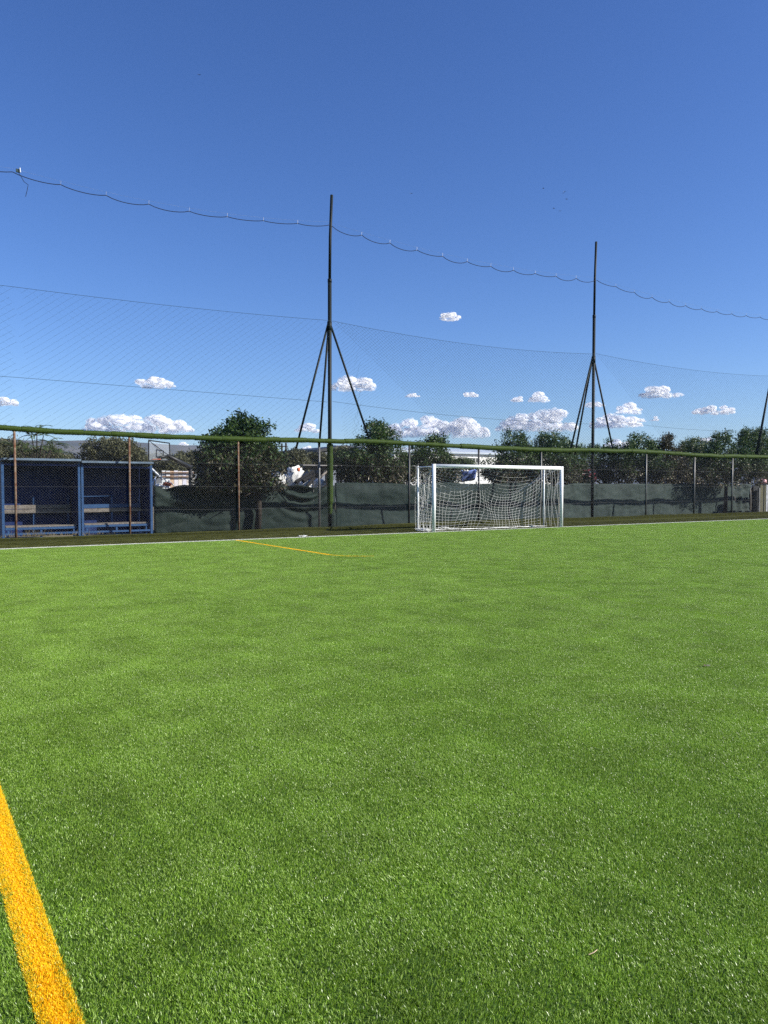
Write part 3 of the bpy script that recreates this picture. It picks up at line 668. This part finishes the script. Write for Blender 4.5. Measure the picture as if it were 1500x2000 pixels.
# feathery tree over the left dugout
def feather(label, Y, px, seed):
    rd = random.Random(seed); rng = np.random.default_rng(seed); b0 = at(px, 1000, Y); b0.z = -.03; e = empty('feathery_tree', b0, label, 'tree')
    top = at(px, 850, Y); t = MB(); fork = b0.lerp(top, .55); t.tube([b0, fork], [.06, .05], 7); t.build('trunk', M_bark, e, True)
    V = []; F = []
    tips = [at(q, z, Y+rd.uniform(-.5, .5)) for q, z in ((72, 838), (50, 868), (40, 878), (95, 862), (108, 868), (62, 850), (80, 872), (30, 872), (100, 885), (62, 884), (85, 850), (112, 885))]
    for tp in tips:
        t = MB(); t.tube([fork, fork.lerp(tp, .55)+Vector((0, 0, .12)), tp], [.03, .02, .012], 5); t.build('branch', M_bark, e, True)
        for f_ in range(5):
            a = rd.uniform(0, 6.28); d = Vector((math.cos(a), math.sin(a)*.8, rd.uniform(.1, .9))).normalized(); L_ = rd.uniform(.35, .62); q = tp.copy()
            for s in range(13):
                q = q + d*L_/13; d = (d + Vector((0, 0, -.085))).normalized(); sd = d.cross(Vector((0, 0, 1))).normalized(); up = sd.cross(d)
                for sg in (-1, 1):
                    ld = (sd*sg + d*.45 - Vector((0, 0, .25))).normalized(); l = .15*(1-.045*s)*rd.uniform(.8, 1.1); wv = d*.020
                    i = len(V); V += [q, q+ld*l*.5+wv+up*.005, q+ld*l, q+ld*l*.5-wv+up*.005]; F += [(i, i+1, i+2), (i, i+2, i+3)]
    o = np_mesh('crown', np.array([tuple(v) for v in V]), np.array(F), M_leafA); C.objects.link(o); o.parent = e; o.location = -e.location
feather('feathery tree with drooping fronds rising above the left dugout', 25.2, 72, 5)

# ------------------------------------------------------------------ things beyond the fence
def building(name, label, pa, pb, Y, ze, zr, dpt, m, mr, wins, gable=False):
    xa, xb = at(pa, 900, Y).x, at(pb, 900, Y).x; e = empty(name, (xa, Y, 0), label, 'building')
    b = MB(); b.box(((xa+xb)/2, Y+dpt/2, ze/2-.02), (xb-xa, dpt, ze)); b.build('wall', m, e)
    b = MB()
    if gable:
        xm = xa+(xb-xa)*.62; ov = .3
        b.add([(xa-ov, Y-.2, ze), (xm, Y-.2, zr), (xb+ov, Y-.2, ze), (xa-ov, Y+dpt, ze), (xm, Y+dpt, zr), (xb+ov, Y+dpt, ze),
               (xa-ov, Y-.2, ze+.25), (xm, Y-.2, zr+.25), (xb+ov, Y-.2, ze+.25), (xa-ov, Y+dpt, ze+.25), (xm, Y+dpt, zr+.25), (xb+ov, Y+dpt, ze+.25)],
              [(0, 1, 4, 3), (1, 2, 5, 4), (6, 9, 10, 7), (7, 10, 11, 8), (0, 6, 7, 1), (1, 7, 8, 2), (3, 4, 10, 9), (4, 5, 11, 10), (0, 3, 9, 6), (2, 8, 11, 5)])
        b.build('roof', mr, e); b = MB(); b.add([(xa, Y-.02, ze-.1), (xb, Y-.02, ze-.1), (xm, Y-.02, zr-.02)], [(0, 1, 2)]); b.build('gable', m, e)
    else:
        b.add([(xa-.3, Y-.4, ze), (xb+.3, Y-.4, ze), (xb+.3, Y+dpt, zr), (xa-.3, Y+dpt, zr), (xa-.3, Y-.4, ze+.2), (xb+.3, Y-.4, ze+.2), (xb+.3, Y+dpt, zr+.2), (xa-.3, Y+dpt, zr+.2)],
              [(0, 3, 2, 1), (4, 5, 6, 7), (0, 1, 5, 4), (1, 2, 6, 5), (2, 3, 7, 6), (3, 0, 4, 7)]); b.build('roof', mr, e)
    for (p0, p1, y0, y1, np_) in wins:
        a, c = at(p0, y1, Y), at(p1, y0, Y); wd = c.x-a.x; hh = c.z-a.z
        b = MB(); cx, cz = (a.x+c.x)/2, (a.z+c.z)/2
        b.box((cx, Y-.03, a.z-.05), (wd+.2, .1, .1)); b.box((cx, Y-.03, c.z+.03), (wd+.1, .08, .06))
        for k in range(np_+1): b.box((a.x+wd*k/np_, Y-.03, cz), (.08, .08, hh-.01))
        wf = b.build('window', M_wallw, e)
        for k in range(np_):
            b = MB(); b.box((a.x+wd*(k+.5)/np_, Y-.008, cz), (wd/np_-.09, .012, hh-.02)); b.build('pane', M_glass, e).parent = wf
            wf.children[-1].location = -wf.location - e.location if False else (-Vector(e.location)-wf.location)
    return e
building('warehouse', 'long white building with a pale roof and a row of small windows behind the trees', 770, 1075, 75, at(900, 886, 75).z, at(900, 879, 75).z+.9, 16, M_wallw, M_sheet,
         [(915, 935, 895, 903.5, 3), (786, 793, 892, 902, 1)])
building('shed', 'dark grey shed with a gable roof behind the turf wrapped pole', 624, 705, 62, at(640, 884, 62).z, at(660, 874, 62).z, 14, M_shed, M_black, [], True)
def util_pole(label, px, pt, Y, arms):
    b0 = at(px, 1000, Y); b0.z = -.03; zt = at(px, pt, Y).z; e = empty('utility_pole', b0, label, 'pole', 'thin utility poles in the distance')
    t = MB(); t.tube([b0, Vector((b0.x, Y, zt))], [.13, .09], 8); t.build('shaft', M_bark, e, True)
    for z in arms:
        t = MB(); t.box((b0.x, Y-.12, zt-z), (1.1, .1, .1)); t.build('crossarm', M_bark, e)
        for dx in (-.45, .45):
            t = MB(); t.tube([(b0.x+dx, Y-.12, zt-z+.05), (b0.x+dx, Y-.12, zt-z+.2)], .04, 6); t.build('insulator', M_glass, e)
util_pole('thin utility pole with crossarms at the right edge of the large dark tree', 551, 866, 70, (.3, .9))
util_pole('bare thin utility pole just left of the white sacks', 559, 865, 66, ())
util_pole('short grey pole above the rail right of the braced pole', 1178, 868, 60, ())
# basketball hoop
YB = 38; a = at(290, 860, YB); c = at(332, 902, YB)
hoop = empty('basketball_hoop', at(372, 1000, YB)*1, 'basketball backboard on a slanting dark arm beyond the dugout', 'basketball hoop'); hoop.location.z = -.03
def hb(px, py, dy=0): return at(px, py, YB+dy)
TL, TR, BR, BL = hb(290.5, 860), hb(331, 865.5, .9), hb(331.5, 899.5, .9), hb(290.5, 899.5)
t = MB()
for p, q in ((TL, TR), (TR, BR), (BR, BL), (BL, TL)): t.tube([p, q], .032, 6)
t.build('board_frame', M_black, hoop)
t = MB(); t.add([TL, TR, BR, BL]+[p+Vector((-.01, .02, 0)) for p in (TL, TR, BR, BL)], [(0, 1, 2, 3), (7, 6, 5, 4)]); t.build('backboard', M_acry, hoop)
t = MB(); sq = [TL.lerp(TR, u).lerp(BL.lerp(BR, u), v)+Vector((0, -.03, 0)) for u, v in ((.36, .43), (.68, .47), (.68, .80), (.36, .80))]
for k in range(4): t.tube([sq[k], sq[(k+1) % 4]], .022, 5)
t.build('target_square', M_black, hoop)
t = MB(); t.tube([TL+Vector((0, .05, 0)), hb(330, 890, .6)], .02, 5); t.build('diagonal_strut', M_black, hoop)
t = MB(); t.tube([hb(312, 893, .3), hb(329, 890, .7)], .06, 6); t.tube([hb(328, 890, .7), hb(373, 914, 1.6)], [.09, .13], 6); t.tube([hb(312, 893, .3), hb(312.5, 899.5, .3)], .05, 6); t.build('arm', M_black, hoop, True)
t = MB(); t.tube([hb(372, 908, 1.6), Vector((hb(372, 908, 1.6).x, YB+1.6, -.03))], .11, 8); t.build('pole', M_black, hoop, True)
t = MB(); rc = hb(305, 897, -.35); t.tube([rc+Vector((.22*math.cos(k/14*6.2832), .22*math.sin(k/14*6.2832), 0)) for k in range(15)], .013, 5); t.build('rim', M_orange, hoop)
# pale sheet hoarding beyond the hoop
YH = 47; hd = empty('sheet_hoarding', at(316, 1000, YH), 'patchwork hoarding of pale rusty sheets on rails below the backboard', 'hoarding'); hd.location.z = 0
pcol = [(.45, .48, .48), (.5, .52, .53), (.42, .30, .20), (.5, .48, .5), (.55, .5, .44), (.46, .46, .52), (.52, .49, .45), (.5, .48, .42)]
z0, z1 = at(340, 950, YH).z, at(340, 919.5, YH).z
for k, cl in enumerate(pcol):
    xa, xb = at(316+k*8, 930, YH).x, at(316+(k+1)*8, 930, YH).x; b = MB()
    b.box(((xa+xb)/2, YH+random.uniform(-.03, .03), (z0+z1)/2-.2), (xb-xa-.02, .03, z1-z0+.4+random.uniform(-.05, .05)))
    b.build('panel', mat('hoarding sheet %d' % k, cl, .7, vcol=(cl[0]*.7, cl[1]*.5, cl[2]*.4), vscale=2.5, lo=.5, hi=.8), hd)
for py in (923, 931):
    p, q = at(316, py, YH-.12), at(380, py+.5, YH-.12); t = MB(); t.tube([p, q], .05, 6); t.build('rail', M_rust, hd)
# white pipe frame and scrap beside the dugout
YW = 26.5
fr = empty('pipe_frame', at(310, 1000, YW), 'broken white pipe frame leaning beside the right dugout wall', 'frame'); fr.location.z = 0
for p, q, r_p in (((296, 915), (318, 937), .035), ((303, 934), (296, 950), .028), ((321, 936), (332, 943), .022), ((329, 938), (340, 949), .022), ((296, 946), (330, 952), .03), ((304, 930), (303, 956), .02)):
    t = MB(); t.tube([at(*p, YW), at(*q, YW)], r_p, 7); t.build('pipe', M_white, fr, True)
def sack(label, px, py, rx, rz, Y, seed, m=M_dirtyw, name='bulk_sack', cat='sack', group='white sacks behind the screen'):
    c = at(px, py, Y); k = mpp(px, Y); t = MB(); P = []
    for j in range(15):
        th = -math.pi/2+math.pi*j/14; row = []
        for i in range(25):
            a = 2*math.pi*i/24; d = Vector((math.cos(a)*math.cos(th)**.6 if math.cos(th) > 0 else 0, math.sin(a)*max(0, math.cos(th))**.6, math.copysign(abs(math.sin(th))**.7, math.sin(th))))
            s = 1+.45*noise.fractal(Vector((d.x*2.2+seed, d.y*2.2, d.z*2.6)), .8, 2, 4); row.append((c.x+d.x*rx*k*s, c.y+d.y*rx*k*.8*s, max(-.02, c.z+d.z*rz*k*s)))
        P.append(row)
    t.grid(P); return one(t, name, m, label, cat, group, at=(c.x, c.y, 0), smooth=True)
sack('large slumped white sack under the dark leaning beams', 575, 935, 16, 20, 27, 1)
sack('pale rounded sack at the foot of the dark beams', 597, 950, 13, 12, 26.5, 2)
sack('small white sack with rusty stains right of the thin back post', 623, 945, 13, 8, 27, 3)
sack('white plastic heap behind the trunk of the pointed top tree', 742, 938, 12, 9, 27, 4)
sack('white heap among the leaves at the foot of the large dark tree', 546, 938, 12, 12, 27, 5)
sack('white scrap heap beside the broken pipe frame', 316, 949, 12, 4, 27, 6)
sack('rusty orange scrap on the white scrap heap by the dugout', 326, 946, 8, 4, 26.6, 7, M_orange, 'scrap', 'scrap', 'scrap heaps behind the screen')
sack('crumpled orange rag on the large white sack', 583, 917, 3, 3.5, 26.6, 8, M_orange, 'rag', 'rag', None)
sack('white bundle left of the maroon cab', 1123, 931, 4, 6, 29, 9)
sack('white and pink bundle on the olive board at the right edge', 1490, 940, 7, 4, 25, 10, M_pink, 'bundle', 'bundle', None)
for i, (p, q, lab) in enumerate((((577, 942), (612, 921), 'upper of three dark beams leaning on the white sacks'), ((592, 940), (616, 926), 'middle of three dark beams leaning on the white sacks'), ((600, 950), (617, 931), 'lowest of three dark beams leaning on the white sacks'))):
    a, b_ = at(*p, 25.9), at(*q, 26.3); t = MB(); t.tube([a, b_], .075, 4); one(t, 'beam', M_dark, lab, 'beam', 'dark beams on the sacks', at=a)
st = empty('board_stack', at(590, 1000, 30), 'stack of long grey boards raised on dark trestles behind the pole', 'boards'); st.location.z = 0
for k in range(4):
    a, b_ = at(589+random.uniform(-3, 6), 909+k*2.6, 30+.15*k), at(675, 909+k*2.6, 30+.15*k); t = MB(); t.box((a+b_)/2, ((b_-a).length, .3, .045)); t.build('board', M_conc, st)
for px in (609, 640, 662):
    a = at(px, 921, 30.1); t = MB(); t.box((a.x, 30.2, a.z/2), (.10, .12, a.z)); t.build('trestle_leg', M_dark, st)
t = MB(); t.tube([at(618, 938, 29.6), at(640, 920, 30)], .05, 5); t.build('trestle_brace', M_wood, st)
# blue tarpaulin
P = []
for j in range(9):
    v = j/8; row = []
    for i in range(11):
        u = i/10; p = at(899+32*u - 4*v*(u > .8), 916+26*v+3*math.sin(u*5)*(1-v)+(4*u if v < .3 else -5*u*(v > .8)), 29+.4*v+.15*math.sin(u*9+v*6)); row.append(p)
    P.append(row)
t = MB(); t.grid(P); o = one(t, 'tarpaulin', M_tarp, 'crumpled blue tarpaulin hanging behind the goal net', 'tarpaulin', at=P[8][5], smooth=True)
md = o.modifiers.new('t', 'SOLIDIFY'); md.thickness = .02
# maroon cab
YC = 31; cb = empty('tractor_cab', at(1146, 1000, YC), 'maroon and pale pink vehicle cab half hidden in the hedge right of the goal', 'tractor'); cb.location.z = 0
def bx(pa, pb, ya, yb, dep, nm, m, dy=0):
    a, b_ = at(pa, yb, YC), at(pb, ya, YC); t = MB(); t.box(((a.x+b_.x)/2, YC+dep/2+dy, (a.z+b_.z)/2), (b_.x-a.x, dep, b_.z-a.z)); return t.build(nm, m, cb)
bx(1131, 1157, 915, 919.5, 1.5, 'roof', M_maroon, -.15); bx(1134, 1153, 919.7, 938, 1.3, 'body', M_black, .06)
bx(1136, 1150, 924.5, 927, .05, 'windscreen_reflection', M_white, -.02); bx(1137, 1148, 930, 938, .5, 'bonnet', M_pink, -.45); bx(1129, 1135.5, 926, 940, .5, 'mudguard', M_maroon, -.3); bx(1148.5, 1160, 924, 941, .6, 'mudguard', M_maroon, -.2)  # white strip stands in for the reflection on the windscreen
bx(1148, 1152, 934, 937, .5, 'headlight_panel', M_pink, -.4)
for px in (1132, 1155):
    p = at(px, 950, YC-.2); t = MB(); t.tube([(p.x-.18, p.y, .55), (p.x+.18, p.y, .55)], .55, 20); t.build('wheel', M_black, cb, True)
# gate corner at the right edge
YGt = 22.6
gt = empty('gate', at(1488, 1000, YGt), 'olive board gate with pale grey frame at the right edge', 'gate'); gt.location.z = 0
def gx(pa, pb, z0, z1, dy, dep, nm, m):
    a, b_ = at(pa, 980, YGt), at(pb, 980, YGt); t = MB(); t.box(((a.x+b_.x)/2, YGt+dy, (z0+z1)/2), (b_.x-a.x, dep, z1-z0)); return t.build(nm, m, gt)
gx(1484, 1494.5, .03, 1.47, 0, .05, 'board', M_olive); gx(1481, 1483.8, .0, 1.35, 0, .07, 'gate_frame', M_galv)
gx(1494.8, 1498.6, .0, 1.5, 0, .09, 'gate_post', mat('dulled white paint', (.42, .44, .46), .7, var=.4, vscale=6))
t = MB(); a = at(1475, 980, YGt+.4); t.box((a.x, a.y, .72), (.5, .1, 1.44)); one(t, 'net_bundle', M_black, 'black folded netting between the pleated screen and the olive gate', 'netting', at=(a.x, a.y, 0))
t = MB(); a, b_ = at(1500, 990, YGt+.1), at(1560, 990, YGt+.1); t.box(((a.x+b_.x)/2, YGt+.1, .7), (b_.x-a.x, .05, 1.3)); one(t, 'blue_board', M_blue, 'deep blue board at the very right edge beside the gate', 'board', at=(a.x, YGt, 0))

# ------------------------------------------------------------------ clouds
m = bpy.data.materials.new('cloud'); m.use_nodes = True; n = m.node_tree.nodes; l = m.node_tree.links; b = n['Principled BSDF']
b.inputs['Base Color'].default_value = (.99, .99, .99, 1); b.inputs['Roughness'].default_value = 1; b.inputs['Specular IOR Level'].default_value = 0
b.inputs['Subsurface Weight'].default_value = .75; b.inputs['Subsurface Radius'].default_value = (1, 1, 1); b.inputs['Subsurface Scale'].default_value = 12; b.subsurface_method = 'RANDOM_WALK'
lw = n.new('ShaderNodeLayerWeight'); lw.inputs['Blend'].default_value = .5
tc = n.new('ShaderNodeTexCoord'); nz = n.new('ShaderNodeTexNoise'); nz.inputs['Scale'].default_value = .03; nz.inputs['Detail'].default_value = 4; nz.inputs['Roughness'].default_value = .65
l.new(tc.outputs['Object'], nz.inputs['Vector'])
mm = n.new('ShaderNodeMath'); mm.operation = 'MULTIPLY_ADD'; l.new(nz.outputs['Fac'], mm.inputs[0]); mm.inputs[1].default_value = .8; l.new(lw.outputs['Facing'], mm.inputs[2])
mr = n.new('ShaderNodeMapRange'); l.new(mm.outputs[0], mr.inputs['Value']); mr.interpolation_type = 'SMOOTHSTEP'; mr.inputs['From Min'].default_value = .52; mr.inputs['From Max'].default_value = 1.28; mr.inputs['To Min'].default_value = 1; mr.inputs['To Max'].default_value = 0
tl = n.new('ShaderNodeBsdfTranslucent'); tl.inputs['Color'].default_value = (.99, .99, .99, 1); tp = n.new('ShaderNodeBsdfTransparent')
m1 = n.new('ShaderNodeMixShader'); m1.inputs[0].default_value = .5; l.new(b.outputs[0], m1.inputs[1]); l.new(tl.outputs[0], m1.inputs[2])
m2 = n.new('ShaderNodeMixShader'); sx = n.new('ShaderNodeSeparateXYZ'); l.new(tc.outputs['Generated'], sx.inputs[0]); mb = n.new('ShaderNodeMapRange'); mb.interpolation_type = 'SMOOTHSTEP'
l.new(sx.outputs['Z'], mb.inputs['Value']); mb.inputs['From Min'].default_value = -.05; mb.inputs['From Max'].default_value = .3; mb.inputs['To Min'].default_value = .35; mb.inputs['To Max'].default_value = 1
ml = n.new('ShaderNodeMath'); ml.operation = 'MULTIPLY'; l.new(mr.outputs[0], ml.inputs[0]); l.new(mb.outputs[0], ml.inputs[1]); l.new(ml.outputs[0], m2.inputs[0]); l.new(tp.outputs[0], m2.inputs[1]); l.new(m1.outputs[0], m2.inputs[2]); l.new(m2.outputs[0], n['Material Output'].inputs['Surface']); M_cloud = m
tex = bpy.data.textures.new('puff', 'CLOUDS'); tex.noise_scale = 24; tex.noise_depth = 3
import bmesh
YC2 = 2600
def cloud(label, px, py, w_, h_, seed, bumpy=.45):
    rd = random.Random(seed); Y = YC2; c = at(px, py+h_*.5, Y); k = mpp(px, Y); bm = bmesh.new(); W, H = w_*k, h_*k
    r_ = Vector((math.cos(YAW), -math.sin(YAW), 0)); f_ = Vector((math.sin(YAW), math.cos(YAW), 0))
    nb = max(16, int(14*w_/h_))
    for i in range(nb):
        u = rd.uniform(-.46, .46); env = (1-(2*u)**2)**.5*(1-bumpy+bumpy*abs(math.sin(u*9+seed*1.7)))
        zz = rd.uniform(.1, max(.15, env*.8))*H; rr = H*rd.uniform(.17, .36)*(.45+.55*env)
        if i % 3 == 0: zz = .2*H; rr = H*rd.uniform(.22, .34)*(.5+.5*env)
        p = r_*u*W + f_*rd.uniform(-.35, .35)*min(W, H*2) + Vector((0, 0, zz))
        bmesh.ops.create_icosphere(bm, subdivisions=2, radius=rr, matrix=Matrix.Translation(p) @ Matrix.Diagonal((1.5, 1.5, .8, 1)))
    for v in bm.verts:
        if v.co.z < H*.12: v.co.z = H*.12 - (H*.12-v.co.z)*.25
    me = bpy.data.meshes.new('cloud'); bm.to_mesh(me); bm.free(); me.materials.append(M_cloud)
    o = bpy.data.objects.new('cloud', me); C.objects.link(o); o.location = c
    rm = o.modifiers.new('r', 'REMESH'); rm.mode = 'VOXEL'; rm.voxel_size = max(1.5, H/26); rm.use_smooth_shade = True
    d = o.modifiers.new('d', 'DISPLACE'); d.texture = tex; d.strength = H*.15; d.mid_level = .5
    tag(o, label, 'cloud', 'small white clouds above the horizon')
for i, (lab, px, py, w_, h_) in enumerate((
    ('tiny lone cloud highest in the sky between the poles', 879, 616, 40, 20), ('small puffy cloud left of the turf wrapped pole', 308, 745, 68, 32),
    ('long heaped cloud resting on the rail above the dugouts', 266, 827, 230, 46), ('white cloud touching the turf wrapped pole behind its right brace', 690, 744, 78, 44),
    ('low cloud between the left braces of the turf wrapped pole', 602, 834, 44, 26), ('wide flat topped cloud above the goal left of centre', 850, 834, 215, 50),
    ('tiny cloud above the wide flat topped cloud', 920, 769, 26, 16), ('faint small cloud left of its brighter twin, left of the braced pole', 1010, 780, 24, 12),
    ('round small cloud just left of the braced pole', 1053, 777, 34, 22), ('big heaped cloud left of the braced pole above the dark trees', 1050, 822, 150, 50),
    ('thin cloud behind the upper braces of the braced pole', 1160, 786, 30, 22), ('small round cloud right of the braced pole, uppermost of a pair', 1226, 798, 46, 28),
    ('sloping cloud behind the right brace of the braced pole', 1200, 822, 96, 34), ('crisp white cloud with two humps at the upper right', 1289, 765, 82, 28),
    ('small ragged cloud near the right edge', 1396, 800, 70, 24), ('cloud cut by the left edge of the photo', 10, 783, 40, 24),
    ('low white cloud just above the rail right of the braced pole', 1205, 868, 60, 30), ('faint wisp left of the tiny cloud over the goal', 806, 772, 30, 9),
    ('speck of cloud right of the sloping cloud', 1252, 820, 18, 10), ('second speck of cloud right of the sloping cloud', 1279, 818, 14, 11),
    ('low cloud peeking between the right hand trees', 1375, 860, 40, 14), ('low cloud under the long heaped cloud, seen through the mesh', 355, 872, 60, 22),
    ('low white haze cloud behind the shed roof', 620, 878, 110, 22))):
    cloud(lab, px, py, w_, h_, 100+i, .12 if w_ > 140 else .42)

# ------------------------------------------------------------------ small things
for i, (px, py) in enumerate(((1061, 368), (1103, 374), (1101, 377), (1107, 389), (1082, 407), (1094, 412), (389, 146), (803, 378))):
    p = at(px, py, 75); t = MB(); a = random.uniform(0, 6.28); d = Vector((math.cos(a), math.sin(a), 0)); sd = Vector((-d.y, d.x, 0))
    t.tube([p-d*.10, p-d*.04, p+d*.05, p+d*.10], [.006, .03, .03, .008], 6)
    for sg in (-1, 1): t.add([p+d*.05, p+sd*sg*.10+Vector((0, 0, .06))+d*.02, p+sd*sg*.22+Vector((0, 0, .02))-d*.05, p-d*.03], [(0, 1, 2), (0, 2, 3)])
    labs = ['small dark bird leftmost of the flock in the upper right sky', 'small dark bird topmost in the flock, beside another', 'small dark bird just below the topmost of the flock', 'small dark bird rightmost of the flock',
            'small dark bird low in the flock at its left', 'small dark bird lowest of the flock', 'lone dark bird high in the left sky', 'lone dark bird high above the goal between rope and zenith']
    one(t, 'bird', M_black, labs[i], 'bird', 'birds in the sky', at=p)
def grnd(px, py):
    d = at(px, py, 1.0)-Vector((0, 0, EYE)); return Vector((0, 0, EYE))+d*(-EYE/d.z)
p = grnd(592, 1049); t = MB(); t.grid([[p+Vector((-.13+.06*i, -.05+.05*j, .035+.02*math.sin(i*2+j))) for i in range(5)] for j in range(3)]); o = one(t, 'litter', M_dirtyw, 'flat white scrap of litter on the olive turf below the pole', 'litter', at=p); o.modifiers.new('t', 'SOLIDIFY').thickness = .01
p = grnd(1375, 1303); t = MB(); 
for k in range(7):
    q = p+Vector((random.uniform(-.05, .05), random.uniform(-.03, .03), .015)); a = random.uniform(0, 6.28); d = Vector((math.cos(a), math.sin(a), .3))*.02; s_ = Vector((-d.y, d.x, .002))*.4
    t.add([q-d, q+s_, q+d, q-s_], [(0, 1, 2, 3)])
one(t, 'dry_leaf', M_leafD, 'crumbled brown leaf lying on the green turf at the right', 'leaf', at=p)
p = grnd(1160, 1870); t = MB(); t.tube([p+Vector((-.018, .004, .013)), p+Vector((0, 0, .0155)), p+Vector((.02, .006, .014))], .0014, 5); one(t, 'twig', mat('pale twig', (.45, .33, .22)), 'tiny pale twig on the near green turf', 'twig', at=p)
def weeds(label, px, n, seed, hgt):
    rd = random.Random(seed); b0 = at(px, 1045, YF+.12); b0.z = .12; V = []; F = []
    for k in range(n):
        q = b0+Vector((rd.gauss(0, .3), rd.gauss(0, .06), 0)); a = rd.uniform(0, 6.28); h_ = hgt*rd.uniform(.3, 1); l_ = Vector((math.cos(a)*.5, math.sin(a)*.3, 1)); w_ = .0035
        i = len(V); V += [q-Vector((w_, 0, 0)), q+Vector((w_, 0, 0)), q+l_*h_, q+Vector((l_.x*.9+rd.uniform(-.4, .4), l_.y, .8))*h_*.8]; F += [(i, i+1, i+2), (i, i+1, i+3)]
    o = np_mesh('weed_tuft', np.array([tuple(v) for v in V]), np.array(F), M_dry); o.data.transform(Matrix.Translation(-b0)); C.objects.link(o); o.location = b0; tag(o, label, 'weeds', 'dry weeds along the dugout foot', 'stuff')
for i, (px, n_, h_, lab) in enumerate(((12, 60, .14, 'dry weed tuft at the far left end of the dugouts'), (40, 70, .22, 'dry weed tuft right of the leftmost rusty post'), (62, 90, .36, 'tallest dry weed tuft under the left dugout bench'), (88, 60, .16, 'dry weed tuft below the middle leg of the left bench'),
        (122, 40, .18, 'thin dry weed tuft left of the shared dugout post'), (165, 60, .16, 'dry weed tuft at the shared dugout post'), (172, 30, .22, 'sparse dry stems just right of the shared dugout post'))):
    weeds(lab, px, n_//3, 70+i, h_*.9)
